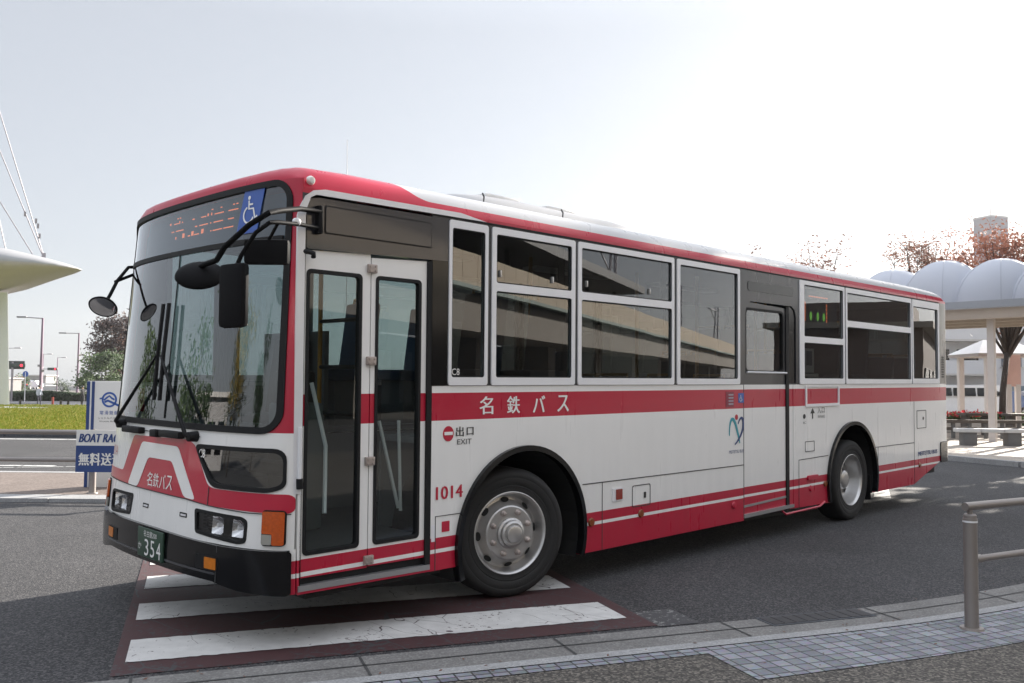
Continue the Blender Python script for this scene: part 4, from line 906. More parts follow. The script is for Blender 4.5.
# ------------------------------------------------------------------ trees and plants
def leafmat(name, col, var=.35, trans=.30):
    m = bpy.data.materials.new(name); m.use_nodes = True; t = m.node_tree
    b = t.nodes['Principled BSDF']; out = [n for n in t.nodes if n.type == 'OUTPUT_MATERIAL'][0]
    b.inputs['Roughness'].default_value = .7
    tc = t.nodes.new('ShaderNodeTexCoord'); nz = t.nodes.new('ShaderNodeTexNoise'); nz.inputs['Scale'].default_value = 1.4; nz.inputs['Detail'].default_value = 4; t.links.new(tc.outputs['Object'], nz.inputs['Vector'])
    mx = t.nodes.new('ShaderNodeMix'); mx.data_type = 'RGBA'; mx.inputs[6].default_value = (*[c * (1 - var) for c in col], 1); mx.inputs[7].default_value = (*[c * (1 + var) for c in col], 1)
    t.links.new(nz.outputs['Fac'], mx.inputs[0]); t.links.new(mx.outputs[2], b.inputs['Base Color'])
    tr = t.nodes.new('ShaderNodeBsdfTranslucent'); t.links.new(mx.outputs[2], tr.inputs[0]); ms = t.nodes.new('ShaderNodeMixShader'); ms.inputs[0].default_value = trans
    t.links.new(b.outputs[0], ms.inputs[1]); t.links.new(tr.outputs[0], ms.inputs[2]); t.links.new(ms.outputs[0], out.inputs[0]); return m
M['bark'] = mat('bark', (.055, .045, .040), .9, var=.3, scale=20, bump=.5, bscale=30)
M['lgreen'] = leafmat('leaf_green', (.055, .095, .025)); M['ldark'] = leafmat('leaf_dark_green', (.03, .055, .02)); M['lred'] = leafmat('leaf_russet', (.30, .12, .075)); M['lbrown'] = leafmat('leaf_brown', (.17, .085, .06)); M['lpurple'] = leafmat('leaf_purple', (.055, .034, .032)); M['lyel'] = leafmat('leaf_yellow', (.24, .17, .03))
def tree(name, base, h, cz, cr, label, mats, n=900, ls=.16, trunk=.12, nl=9, clump=.38, seed=1, group=None, fork=None, shape=1.0, lean=(0, 0)):
    rnd = random.Random(seed); t = empty(name, base); tag(t, label, 'tree', group)
    bm = bmesh.new(); ends = []
    fk = fork if fork is not None else cz - cr * .8
    top = Vector((lean[0] * .5, lean[1] * .5, fk)); tube(bm, [(0, 0, -.1), (lean[0] * .1, lean[1] * .1, fk * .5), top], [trunk * 1.25, trunk, trunk * .85], 9)
    for k in range(nl):
        a = k * 2.4 + rnd.uniform(-.4, .4); rad = cr * (.25 + .65 * rnd.random()); zz = cz + cr * shape * rnd.uniform(-.55, .85)
        rad *= math.sqrt(max(.1, 1 - min(abs(zz - cz) / (cr * shape), 1) ** 2)) + .1
        e = Vector((lean[0] + rad * math.cos(a), lean[1] + rad * math.sin(a), zz)); mid = top.lerp(e, .5) + Vector((rnd.uniform(-.1, .1) * cr, rnd.uniform(-.1, .1) * cr, -.08 * cr))
        tube(bm, [top - Vector((0, 0, fk * .12 * rnd.random())), mid, e], [trunk * .5, trunk * .3, trunk * .08], 6)
        ends.append(e)
        for q in range(3):
            d = Vector((rnd.gauss(0, 1), rnd.gauss(0, 1), rnd.gauss(.3, .8))).normalized() * cr * .42; s = mid.lerp(e, rnd.uniform(.2, .9))
            tube(bm, [s, s + d * .5 + Vector((0, 0, .03 * cr)), s + d], [trunk * .16, trunk * .10, trunk * .03], 4); ends.append(s + d)
    new_obj('trunk', bm, M['bark'], t)
    bm = bmesh.new(); per = max(1, n // len(ends))
    for e in ends:
        cs = cr * clump * rnd.uniform(.6, 1.25); mi = rnd.choices(range(len(mats)), [3] + [1] * (len(mats) - 1))[0]
        for q in range(int(per * rnd.uniform(.5, 1.5))):
            p = e + Vector((rnd.gauss(0, .5), rnd.gauss(0, .5), rnd.gauss(0, .4))) * cs
            a = Vector((rnd.gauss(0, 1), rnd.gauss(0, 1), rnd.gauss(0, 1))).normalized(); b = a.orthogonal().normalized(); L = ls * rnd.uniform(.6, 1.3)
            f = bm.faces.new([bm.verts.new(p + a * L), bm.verts.new(p + b * L * .5), bm.verts.new(p - a * L), bm.verts.new(p - b * L * .5)]); f.material_index = mi if rnd.random() < .8 else rnd.randrange(len(mats))
    new_obj('crown', bm, [M[x] for x in mats], t); return t
def gp(px, v, z=None):
    q = P(px, 380, v); return Vector((q.x, q.y, gz(v) if z is None else z))
tree('street_tree', gp(119, 101), 9, 6.5, 3.05, 'dark purple-leaved tree rising behind the blue-edged sign tower', ['lpurple', 'lbrown', 'lpurple'], 6500, .20, .16, 16, .36, 3, None, 2.2, 1.1)
tree('street_tree', gp(102, 90), 5, 3.0, 2.1, 'leafy green tree in front of the dark purple tree', ['lgreen', 'ldark', 'lgreen'], 5200, .16, .12, 14, .38, 5, None, 1.2, 1.1)
tree('street_tree', gp(19, 108), 4, 1.9, 1.25, 'small round tree beside the traffic signal board', ['lgreen', 'lbrown'], 700, .14, .08, 8, .4, 6)
tree('street_tree', gp(62, 170), 4, 1.6, 1.6, 'low distant shrub-like tree on the far road', ['ldark'], 300, .2, .1, 6, .4, 16)
AG = 'autumn trees beyond the bus'
tree('autumn_tree', gp(817, 27), 6, 4.85, 1.3, 'sparse russet tree tip showing over the rear half of the bus roof', ['lbrown', 'lred'], 2200, .055, .07, 12, .36, 8, AG, fork=2.4)
tree('autumn_tree', gp(712, 27), 6, 5.15, .95, 'russet twig tip above the middle of the bus roof, left of the dark one', ['lred', 'lbrown'], 700, .05, .06, 7, .3, 9, AG, fork=3)
tree('autumn_tree', gp(741, 28), 6, 5.3, .75, 'dark twig tip above the bus roof between two russet trees', ['lbrown'], 500, .05, .05, 6, .3, 13, AG, fork=3)
tree('autumn_tree', gp(1001, 31), 7, 6.05, 2.4, 'russet tree with dark forked trunk growing beside the domed canopy', ['lred', 'lbrown', 'lred'], 9000, .078, .105, 22, .34, 21, AG, fork=3.0, shape=.45, lean=(.5, -.3))
tree('autumn_tree', gp(925, 34), 7, 7.0, 1.4, 'russet tree top behind the left dome of the canopy', ['lbrown', 'lred'], 3200, .06, .11, 10, .34, 22, AG, fork=3.4, shape=.75)
# tall trees by the terminal, to the right of the picture; they shade the road
for k, (x, y, hh, r_, sh_, sd_) in enumerate(((24.5, -.75, 7.0, 1.9, 1.75, 31), (25.2, -2.5, 7.2, 1.8, 1.8, 32), (33.0, -1.2, 11.0, 3.0, 1.2, 33))):
    tree('shade_tree', Vector((x, y, .1)), 12, hh, r_, 'tall evergreen by the terminal, %s' % ('nearest the canopy', 'farther from the canopy', 'the highest, behind the other two')[k], ['ldark', 'lgreen'], 9000, .24, .22, 20, .34, sd_, 'tall evergreens beside the terminal', fork=4.5, shape=sh_)
# trees across the street on the left, outside the picture but mirrored in the windscreen
for k, (x, y, hh, r_, sd_) in enumerate(((-14, 25, 3.4, 2.4, 41), (-21, 20, 3.8, 2.7, 42), (-24, 13, 3.2, 2.2, 43), (-9, 30, 3.0, 2.2, 44), (-27, 27, 4.2, 3.0, 45))):
    tree('street_tree', Vector((x, y, .0)), 6, hh, r_, 'round street tree standing %s along the far pavement' % ('nearest the verge', 'second', 'by the low shop', 'at the verge end', 'farthest back')[k], [('lgreen', 'lyel', 'ldark', 'lgreen', 'ldark')[k], 'ldark'], 1500, .16, .13, 10, .4, sd_, 'street trees left of the road')
# hedge
bm = bmesh.new(); rnd = random.Random(2)
for k in range(9000):
    v = rnd.uniform(95, 97.5); q = P(rnd.uniform(-30, 92), 380, v); hh = .95 + .15 * math.sin(q.x * .7)
    p = Vector((q.x, q.y, -.5 + hh * rnd.random() ** .6)); a = Vector((rnd.gauss(0, 1), rnd.gauss(0, 1), rnd.gauss(0, 1))).normalized(); b = a.orthogonal()
    bm.faces.new([bm.verts.new(p + a * .17), bm.verts.new(p + b * .10), bm.verts.new(p - a * .17), bm.verts.new(p - b * .10)])
tag(new_obj('hedge', bm, M['ldark']), 'long clipped dark green hedge beyond the grass verge', 'hedge')
tag(strip('far_bank', [(UV(-75, 98), UV(-75, 118)), (UV(-30, 98), UV(-30, 118))], M['soil'], -.35), kind='structure')
bm = bmesh.new()
for u0, z0, u1, z1 in ((-58, .3, -36, .95),):
    A = [bm.verts.new(x) for x in (UV(-58, 112, -.5), UV(-34, 112, -.5), UV(-34, 112, .8), UV(-46, 112, .55), UV(-58, 112, .2))]; B = [bm.verts.new(v.co + FH * 10) for v in A]
    bm.faces.new(A); bm.faces.new(B[::-1])
    for k in range(5): bm.faces.new((A[k], B[k], B[(k + 1) % 5], A[(k + 1) % 5]))
bmesh.ops.recalc_face_normals(bm, faces=bm.faces)
tag(new_obj('grassy_bank', bm, M['soil']), kind='structure')

# ------------------------------------------------------------------ left background
M['galv'] = mat('galvanised_steel', (.30, .28, .30), .5, .5); M['mauve'] = mat('lamp_post_paint', (.20, .14, .19), .5, .2)
M['membrane'] = mat('canopy_membrane', (.30, .30, .31), .6, var=.08, scale=.6); M['cream'] = mat('canopy_soffit', (.34, .31, .30), .7, var=.1)
def lamp(px, v, ytop, arm_px, yarm, label, th=.10, base=None):
    b = gp(px, v); t = empty('street_lamp', b); tag(t, label, 'street lamp', 'street lamps on the far road')
    top = P(px, ytop, v) - b; e = P(arm_px, yarm, v) - b
    tubeo('pole', [(0, 0, 0), (0, 0, top.z * .5), (0, 0, top.z)], [th * 1.25, th, th * .75], M['mauve'], t, 8)
    tubeo('arm', [(0, 0, top.z - .05), Vector((0, 0, top.z - .05)).lerp(e, .9)], th * .4, M['galv'], t, 6)
    box('lamp_head', e, (.30, 1.1, .16), M['galv'] if v > 140 else mat('lamp_head_grey', (.10, .10, .11), .5), t, Matrix.Rotation(math.atan2(RH.y, RH.x) - math.pi / 2, 3, 'Z'), bevel=.04)
    for zz in (.42, .36): box('fitting', (-.16 if zz > .4 else .12, 0, top.z * zz), (.35, .3, .25), M['galv'], t)
lamp(40.6, 100, 318, 22, 317, 'nearest lamp post with long arm pointing left, left of the other tall one', .15)
lamp(77.5, 128, 333, 63, 333, 'tall lamp post just left of the sign tower and green tree', .15)
lamp(5, 150, 348, 18, 348, 'distant lamp with only its arm showing past the white column', .12)
lamp(42.5, 190, 354, 50, 354, 'small distant lamp whose arm points right just behind the nearest post', .12)
lamp(57, 210, 357.5, 64, 357.5, 'smallest distant lamp, arm pointing right, between two taller posts', .12)
tag(tubeo('aerial_mast', [gp(346.5, 180), P(347.3, 140, 180)], [.16, .07], mat('pale_mast', (.5, .5, .52), .5), None, 6), 'thin pale mast rising far behind the bus roof', 'mast')
def signal(px, v, y0, lens_px, lens_y, plate, label):
    b = gp(px, v); t = empty('traffic_signal', b); tag(t, label, 'traffic light', 'traffic lights on the far road')
    q = P(lens_px, lens_y, v) - b
    tubeo('pole', [(0, 0, 0), (0, 0, q.z + .4)], .11, M['galv'], t, 8)
    tubeo('arm', [(0, 0, q.z), q], .05, M['galv'], t, 6)
    d = Matrix.Rotation(math.atan2(RH.y, RH.x), 3, 'Z')
    box('housing', q - RH * .45, (1.5, .25, .42), mat('signal_housing', (.06, .07, .065), .5), t, d, bevel=.05)
    latheo('red_lens', [(0, .03), (.09, .02), (.14, 0)], M['tail'], t, 18, orient(-FH), q - FH * .13)
    for k in (1, 2): latheo('dark_lens', [(0, .03), (.1, .02), (.15, 0)], mat('lens_off', (.03, .05, .04), .3), t, 14, orient(-FH), q - FH * .13 - RH * .42 * k)
    if plate: box('backing_board', q - RH * .9 + FH * .3 + Vector((0, 0, .05)), (2.0, .06, .85), mat('signal_board', (.05, .06, .055), .6), t, d)
signal(12, 92, 362, 22, 365.5, True, 'traffic light with dark backing board in front of the small tree')
signal(42, 135, 369, 55.5, 369, False, 'traffic light on a long arm between two lamp posts, showing red')
signal(127, 120, 364, 122.5, 364.5, False, 'traffic light showing red close to the bus windscreen edge')
b = gp(25.3, 92); t = tag(empty('road_sign', b), 'round blue road sign on a thin pole by the hedge', 'road sign')
z1 = (P(26, 374, 92) - b).z; tubeo('pole', [(0, 0, 0), (0, 0, z1 + .2)], .045, M['alu'], t, 6); latheo('disc', [(0, .02), (.30, .02), (.31, 0), (0, -.01)], M['blue'], t, 24, orient(-FH), (0, 0, z1))
def car(base, rz, L, W, H, body, label, kind='car', group=None, glassm=None):
    t = empty('parked_car' if kind != 'far' else 'far_car', base, rz); tag(t, label, 'car', group)
    pro = {'van': [(-.5, .22), (-.5, .62), (-.46, .70), (-.36, .98), (.46, 1.0), (.5, .90), (.5, .22)], 'car': [(-.5, .25), (-.5, .55), (-.30, .62), (-.16, .98), (.22, 1.0), (.44, .66), (.5, .60), (.5, .25)]}['van' if kind == 'van' else 'car']
    bm = bmesh.new(); A = []; B = []
    for x, z in pro:
        ins = .06 if z < .7 else .16
        A.append(bm.verts.new((x * L, -W / 2 + ins * W * .5, z * H))); B.append(bm.verts.new((x * L, W / 2 - ins * W * .5, z * H)))
    bm.faces.new(A); bm.faces.new(B[::-1])
    for k in range(len(A)): bm.faces.new((A[k], B[k], B[(k + 1) % len(A)], A[(k + 1) % len(A)]))
    bmesh.ops.recalc_face_normals(bm, faces=bm.faces); bmesh.ops.bevel(bm, geom=bm.edges[:], offset=.05, segments=2, affect='EDGES')
    smooth(new_obj('body', bm, body, t), 40); gm = M['gloss']
    for s in (-1, 1):
        y = s * (W / 2 - .065 * W)
        mp = lambda a, b, h, y=y, s=s: Vector((a, y + s * h - s * max(0, (b / H - .66)) * .15 * W, b))
        if kind == 'van': sheet('window', [(rr(-.38 * L, .68 * H, -.12 * L, .93 * H, .05), []), (rr(-.10 * L, .68 * H, .16 * L, .93 * H, .05), []), (rr(.18 * L, .68 * H, .45 * L, .93 * H, .05), [])], mp, gm, t, th=.03, off=.03)
        else: sheet('window', [(rpoly([(-.24 * L, .66 * H), (.02 * L, .66 * H), (.02 * L, .93 * H), (-.14 * L, .92 * H)], .03), []), (rpoly([(.04 * L, .66 * H), (.34 * L, .66 * H), (.20 * L, .93 * H), (.04 * L, .93 * H)], .03), [])], mp, gm, t, th=.03, off=.03)
        for x in (-.31, .31):
            wl = latheo('wheel', [(0, .0), (.20, .0), (.21, .02), (.31, .02), (.32, -.02), (.32, -.18), (0, -.18)], M['tyre'], t, 24, Matrix.Rotation(R(90) * -s, 3, 'X'), (x * L, s * (W / 2 - .03), .32))
            latheo('rim', [(0, .015), (.10, .03), (.20, .012)], M['wheel'], wl, 20, Matrix.Rotation(R(90) * -s, 3, 'X'), (x * L, s * (W / 2 - .02), .32))
        box('tail_lamp', (.49 * L, s * W * .38, .58 * H), (.06, .22, .22), M['redlens'] if kind != 'far' else M['tail'], t); box('headlight', (-.49 * L, s * W * .36, .5 * H), (.06, .28, .14), M['chrome'], t)
    box('windscreen', (-.27 * L if kind != 'van' else -.415 * L, 0, .78 * H), (.04, W * .72, .26 * H), gm, t, Matrix.Rotation(R(32 if kind != 'van' else 20), 3, 'Y')); box('rear_window', (.345 * L if kind != 'van' else .495 * L, 0, .80 * H), (.04, W * .72, .24 * H), gm, t, Matrix.Rotation(R(-32 if kind != 'van' else 0), 3, 'Y'))
    return t
M['wcar'] = mat('car_white', (.72, .73, .75), .25, coat=.6); M['bcar'] = mat('car_blue', (.10, .16, .32), .25, coat=.6); M['dcar'] = mat('car_dark', (.04, .04, .07), .4, coat=.1)
fa_ = math.atan2(FH.y, FH.x)
car(gp(29.8, 165, .15), fa_ + math.pi, 4.2, 1.8, 1.6, M['dcar'], 'dark car with lit tail lamps driving away on the far road', 'far')
car(gp(34.5, 185, .15), fa_ + math.pi, 4.4, 1.8, 1.8, M['wcar'], 'white car just right of the dark car on the far road', 'far')
M['palegrey'] = mat('pale_far_wall', (.34, .33, .33), .8); M['concreteW'] = mat('bridge_concrete', (.52, .50, .48), .8)
t = tag(empty('road_bridge', gp(80, 240, 0)), 'pale road bridge with a low parapet on the horizon', 'bridge')
o_ = gp(80, 240, 0); dR = Matrix.Rotation(math.atan2(RH.y, RH.x), 3, 'Z')
box('deck', RH * -2 + Vector((0, 0, -.2)), (44, 8, 1.6), M['concreteW'], t, dR); box('parapet', RH * -2 - FH * 3.8 + Vector((0, 0, 1.1)), (44, .3, .5), M['white'], t, dR)
t = tag(empty('low_building', gp(40, 260, 0)), 'pale flat-roofed building on the far horizon beside the signals', 'building')
box('wall', (0, 0, 1.6), (6.6, 6, 3.6), M['palegrey'], t, dR); box('roof', (0, 0, 3.55), (7.4, 7, .3), M['concreteW'], t, dR)
for k in range(3): box('window', RH * (-2 + 2 * k) - FH * 3.02 + Vector((0, 0, 1.9)), (1.1, .06, .9), M['gloss'], t, dR)
t = tag(empty('shop_front', gp(2, 105)), 'dark glazed kiosk at the foot of the white canopy column', 'kiosk')
box('wall', (0, 0, 1.2), (3.0, 3, 2.5), mat('kiosk_grey', (.16, .15, .16), .6), t, dR); box('roof', (0, 0, 2.5), (3.4, 3.4, .15), M['galv'], t, dR); box('door', -FH * 1.52 + RH * .6 + Vector((0, 0, 1.1)), (.9, .06, 2.0), M['gloss'], t, dR); box('window', -FH * 1.52 - RH * .6 + Vector((0, 0, 1.4)), (1.1, .06, 1.1), M['gloss'], t, dR)
# stayed white canopy
v0 = 75; t = tag(empty('stayed_canopy', gp(-32, v0)), 'white wing-shaped canopy on a flared column held by steel cables', 'canopy'); O_ = gp(-32, v0)
bm = bmesh.new(); rings = []
for px, yt, yb, hw in ((80, 268.6, 269.6, .4), (74, 266.5, 270.8, 1.2), (66, 263.5, 272.5, 2.0), (52, 259.5, 275.5, 3.0), (30, 254, 281.5, 4.2), (5, 248.5, 289, 5.2), (-30, 241, 297, 6.0), (-70, 236, 302, 6.4), (-120, 240, 300, 6.0)):
    ring = []; top = P(px, yt, v0) - O_; bot = P(px, yb, v0) - O_; c = (top + bot) / 2; hz = (top - bot).length / 2
    for k in range(20):
        a = 2 * math.pi * k / 20; ca, sa = math.cos(a), math.sin(a); ring.append(bm.verts.new(c + FH * hw * math.copysign(abs(ca) ** .8, ca) + Vector((0, 0, hz * math.copysign(abs(sa) ** .9, sa)))))
    rings.append(ring)
for a, b in zip(rings, rings[1:]):
    for k in range(20): f = bm.faces.new((a[k], a[(k + 1) % 20], b[(k + 1) % 20], b[k])); f.smooth = True; f.material_index = 0 if 0 <= k < 10 else 1
bm.faces.new(rings[0]); bm.faces.new(rings[-1][::-1]); bmesh.ops.recalc_face_normals(bm, faces=bm.faces)
smooth(new_obj('wing', bm, [M['membrane'], M['cream']], t), 60)
zt = (P(-32, 292, v0) - O_).z
latheo('column', [(3.62, -1), (3.56, 1), (3.38, zt * .45), (3.2, zt * .8), (3.1, zt)], mat('column_white', (.60, .61, .65), .6), t, 40, Matrix((RH, FH * .12, Vector((0, 0, 1)))).transposed())
for (xa, ya, xb, yb) in ((44.5, 257, -40, -18), (43, 254.6, -40, 53), (34, 254.6, -40, 137), (6, 249, -40, 42)):
    tubeo('cable', [P(xa, ya + 2, v0) - O_, P(xb, yb, v0) - O_], .045, M['galv'], t, 6)
for (x, y) in ((38, 226), (36, 221), (33, 214), (39.5, 236)): box('clamp', P(x - (8 if x == 33 else 0), y, v0) - O_, (.14, .14, .42), M['galv'], t)
box('cable_anchor', P(43.6, 256, v0) - O_, (.25, .3, .5), M['galv'], t)
tubeo('mast', [Vector((0, 0, zt)) + RH * -.7, P(-40, -40, v0) - O_], [.5, .3], M['white'], t, 14)

# people
def person(px, v, yfeet_z, cloth, legs, label, face=0, coat=False):
    b = gp(px, v, yfeet_z); t = empty('person', b, face); tag(t, label, 'person')
    pts = [(0, 0, .95), (0, 0, 1.15), (0, 0, 1.38), (0, 0, 1.50), (0, 0, 1.56), (.02, 0, 1.66), (0, .10, .90), (.02, .11, .48), (-.02, .12, .06), (.10, .12, .02), (0, -.10, .90), (.06, -.11, .48), (.10, -.12, .06), (.22, -.12, .02), (0, .20, 1.40), (-.03, .26, 1.12), (.05, .25, .88), (0, -.20, 1.40), (.02, -.26, 1.12), (.10, -.24, .90)]
    ed = [(0, 1), (1, 2), (2, 3), (3, 4), (4, 5), (0, 6), (6, 7), (7, 8), (8, 9), (0, 10), (10, 11), (11, 12), (12, 13), (2, 14), (14, 15), (15, 16), (2, 17), (17, 18), (18, 19)]
    rad = [.14, .125, .15, .06, .055, .10, .085, .06, .04, .035, .085, .06, .04, .035, .06, .045, .035, .06, .045, .035]
    me = bpy.data.meshes.new('body'); me.from_pydata(pts, ed, []); o = bpy.data.objects.new('body', me); COL.objects.link(o)
    sk = o.modifiers.new('skin', 'SKIN'); me.skin_vertices[0].data[0].use_root = True
    for i, r_ in enumerate(rad): me.skin_vertices[0].data[i].radius = (r_, r_)
    o.modifiers.new('sub', 'SUBSURF').levels = 2; bpy.context.view_layer.update()
    m2 = bpy.data.meshes.new_from_object(o.evaluated_get(bpy.context.evaluated_depsgraph_get())); bpy.data.objects.remove(o)
    m2.materials.clear(); ob = new_obj('body', m2, [mat('skin', (.45, .28, .2), .6), cloth, legs, M['ink']], t)
    for p in m2.polygons:
        z = p.center.z; p.material_index = 3 if z > 1.68 else 0 if z > 1.50 else 2 if z < (.55 if coat else .92) and abs(p.center.y) < .2 else 1; p.use_smooth = True
    if coat: latheo('coat_skirt', [(.13, 1.05), (.19, .9), (.22, .45), (.20, .45)], cloth, t, 18)
    latheo('hair', [(0, .12), (.06, .105), (.105, .05), (.112, 0), (.10, -.05)], M['ink'], t, 16, Matrix.Identity(3), (.0, 0, 1.69))
    return t
person(39.5, 77.5, -.5, mat('pale_jacket', (.30, .33, .40), .9), mat('dark_trousers', (.04, .04, .06), .9), 'person in a pale jacket and dark trousers walking behind the verge', .5)
person(83.0, 77, -.5, mat('black_coat', (.015, .015, .018), .9), mat('black_trousers', (.02, .02, .025), .9), 'person in a long black coat standing left of the sign tower', 2.2, True)
for px, hh in ((21, .5), (53.5, .75), (61.5, .5), (69, .4)):
    tag(tubeo('bollard', [gp(px, 79), gp(px, 79) + Vector((0, 0, hh))], .10, M['redlens'] if px == 53.5 else M['gloss'], None, 8), {21: 'low black bollard left of the walking person', 53.5: 'short red bollard right of the walking person', 61.5: 'black bollard midway between the two people', 69: 'lowest black bollard nearest the person in black'}[px], 'bollard', 'bollards along the far path')
# sign tower and banner
t = tag(empty('sign_tower', gp(107, 12.95, .042)), 'white upright sign tower with blue edge stripes and a round emblem', 'sign')
dR = Matrix.Rotation(math.atan2(RH.y, RH.x), 3, 'Z'); b0 = gp(107, 12.95, .042)
xL = (P(87.5, 436, 12.95) - b0).dot(RH); wid = .66; H_ = (P(95, 381, 12.95) - b0).z
M['signw'] = mat('sign_white', (.66, .65, .62), .5, var=.05)
box('panel', RH * (xL + wid / 2) + Vector((0, 0, H_ / 2)), (wid, .14, H_), M['signw'], t, dR, bevel=.01)
def tm(a, b, h): return RH * (xL + a) - FH * (.07 + h) + Vector((0, 0, b))
sheet('blue_edge', rr(0.004, .0, .050, H_ - .004, .004), tm, M['navy'], t, th=.01, off=.004); sheet('blue_edge', rr(.075, .0, .118, H_ - .004, .004), tm, M['navy'], t, th=.01, off=.004)
ec = (.335, H_ - .27); q = lambda x, y: (ec[0] + x, ec[1] + y); eb = mat('emblem_blue', (.03, .09, .32), .5)
e_ = sheet('emblem', [(circ(*ec, .112, 36), [circ(*ec, .084, 36)]), (ribbon([q(-.078, -.008), q(-.036, .03), q(0, .054), q(.036, .022), q(.075, 0)], .026), []), (ribbon([q(-.07, -.036), q(-.02, -.014), q(.03, -.036), q(.142, -.085)], .032), []), (ribbon([q(-.142, .014), q(-.092, .022)], .022), [])], tm, eb, t, th=.004, off=.003)
text('lettering', '常滑競艇場', .20, H_ - .49, .54, H_ - .43, tm, eb, t, spread=.055)
text('lettering', 'シャトルバスのりば', .18, H_ - .555, .56, H_ - .52, tm, M['line'], t); text('lettering', 'Shuttle Bus Stop', .20, H_ - .60, .54, H_ - .575, tm, M['line'], t)
t = tag(empty('banner', gp(113, 12.1, .042)), 'blue and white banner sign hanging on the handrail before the sign tower', 'banner'); b0 = gp(113, 12.1, .042)
xL2 = (P(77, 450, 12.1) - b0).dot(RH); zt_ = (P(100, 430, 12.1) - b0).z; zb_ = (P(100, 472, 12.1) - b0).z; zm_ = zt_ - (zt_ - zb_) * .37
def bmn(a, b, h): return RH * (xL2 + a) - FH * (.03 + h) + Vector((0, 0, b))
sheet('white_panel', rr(0, zm_, .72, zt_, .004), bmn, M['signw'], t, th=.02); sheet('blue_panel', rr(0, zb_, .72, zm_, .004), bmn, M['navy'], t, th=.02)
text('lettering', 'BOAT RACE', .04, zm_ + .045, .63, zt_ - .05, bmn, M['navy'], t, slant=.18, bold=.006); text('lettering', '無料送迎', .045, zb_ + .09, .64, zm_ - .10, bmn, M['signw'], t, spread=.138, bold=.006)
# handrails
M['rail'] = mat('handrail_paint', (.24, .215, .20), .42, .35)
def post(name, parent, base, h):
    o = latheo(name, [(0, 0), (.047, 0), (.043, .02), (.043, h - .05), (.0445, h - .048), (.0445, h - .02), (.040, h - .018), (.040, h), (.034, h + .008), (0, h + .010)], M['rail'], parent, 28, org=base)
    latheo('band', [(.0452, h - .045), (.0452, h - .033)], M['alu'], o, 28, org=base)
    latheo('base_plate', [(0, .012), (.07, .012), (.075, 0)], M['rail'], o, 24, org=base)
    tubeo('bracket', [Vector(base) + Vector((0, 0, h)), Vector(base) + Vector((0, 0, h + .055))], .017, M['rail'], o, 8); return o
pA = Vector((3.79, -2.59, .0065)); pts = [pA] + [EE(a, -.74, .0065) for a in (6.1, 7.7, 9.3)]
t = tag(empty('handrail', pA), 'brown steel pedestrian handrail with two bars at the right kerb', 'railing')
for p in pts: post('post', t, p - pA, .735)
d0 = (pts[1] - pts[0]).normalized()
tubeo('top_bar', [pts[0] - pA - d0 * .05 + Vector((0, 0, .793)), pts[0] - pA - d0 * .02 + Vector((0, 0, .794))] + [p - pA + Vector((0, 0, .794)) for p in pts], .027, M['rail'], t, 14)
tubeo('lower_bar', [p - pA + Vector((0, 0, .445)) for p in pts], .023, M['rail'], t, 14)
for p in pts[:1]: tubeo('collar', [p - pA + d0 * .04 + Vector((0, 0, .445)), p - pA + d0 * .10 + Vector((0, 0, .445))], .029, M['rail'], t, 14)
pA = UV(uu(96, 12.2), 12.2, .042); t = tag(empty('handrail', pA), 'dark steel handrail with two bars along the left traffic island', 'railing')
for u in (0, -2.2, -4.4, -6.6, 2.0): post('post', t, RH * u, .82)
for z, r_ in ((.833, .034), (.453, .030)): tubeo('top_bar' if z > .5 else 'lower_bar', [RH * -12 + Vector((0, 0, z)), RH * 2.1 + Vector((0, 0, z))], r_, M['rail'], t, 12)

bm = bmesh.new(); rnd = random.Random(12)
for k in range(90):
    p = EE(rnd.uniform(-1, 9), rnd.choice((rnd.uniform(-1.3, -.5), rnd.gauss(-.42, .05), rnd.gauss(-.1, .05))), .013); a = rnd.uniform(0, 6.3); d = Vector((math.cos(a), math.sin(a), rnd.uniform(-.2, .3))) * rnd.uniform(.008, .018); e = Vector((-d.y, d.x, rnd.uniform(0, .004))) * .5
    bm.faces.new([bm.verts.new(p + d), bm.verts.new(p + e), bm.verts.new(p - d), bm.verts.new(p - e)])
tag(new_obj('fallen_leaves', bm, M['lbrown']), 'scatter of small brown fallen leaves along the kerb', kind='stuff')

# ------------------------------------------------------------------ right background: terminal canopy, plaza and buildings
M['fseam'] = mat('membrane_seam', (.43, .45, .51), .6); M['dome'] = mat('dome_membrane', (.46, .48, .54), .55, var=.04, scale=.5); M['post'] = mat('canopy_post', (.56, .52, .50), .5)
t = empty('domed_canopy', gp(992, 25.0, .1)); tag(t, 'white domed membrane canopy over the terminal plaza', 'canopy'); O_ = gp(992, 25.0, .1)
A_ = P(938, 306, 25.8); A2 = P(1085, 298, 23.2); zE = 4.02
front = (A2 - A_); front.z = 0; front.normalize(); back = Vector((-front.y, front.x, 0)); back = back if back.dot(FH) > 0 else -back
Lf = (Vector((A2.x - A_.x, A2.y - A_.y, 0))).length
cF = Vector((A_.x, A_.y, 0)) - O_; cF.z = 0
def cp(a, b, z): return cF + front * a + back * b + Vector((0, 0, z - O_.z))
Rm = Matrix((front, back, Vector((0, 0, 1)))).transposed()
box('fascia', cp(Lf / 2 - 1.2, .05, zE), (Lf + 2.6, .12, .20), mat('fascia_grey', (.30, .32, .36), .5), t, Rm)
box('eave_beam', cp(Lf / 2 - 1.2, .22, zE - .26), (Lf + 2.6, .20, .30), mat('eave_cream', (.42, .36, .31), .7), t, Rm)
box('ceiling', cp(Lf / 2 - 1.2, 2.3, zE - .14), (Lf + 2.6, 4.0, .08), mat('ceiling_cream', (.46, .41, .36), .7), t, Rm)
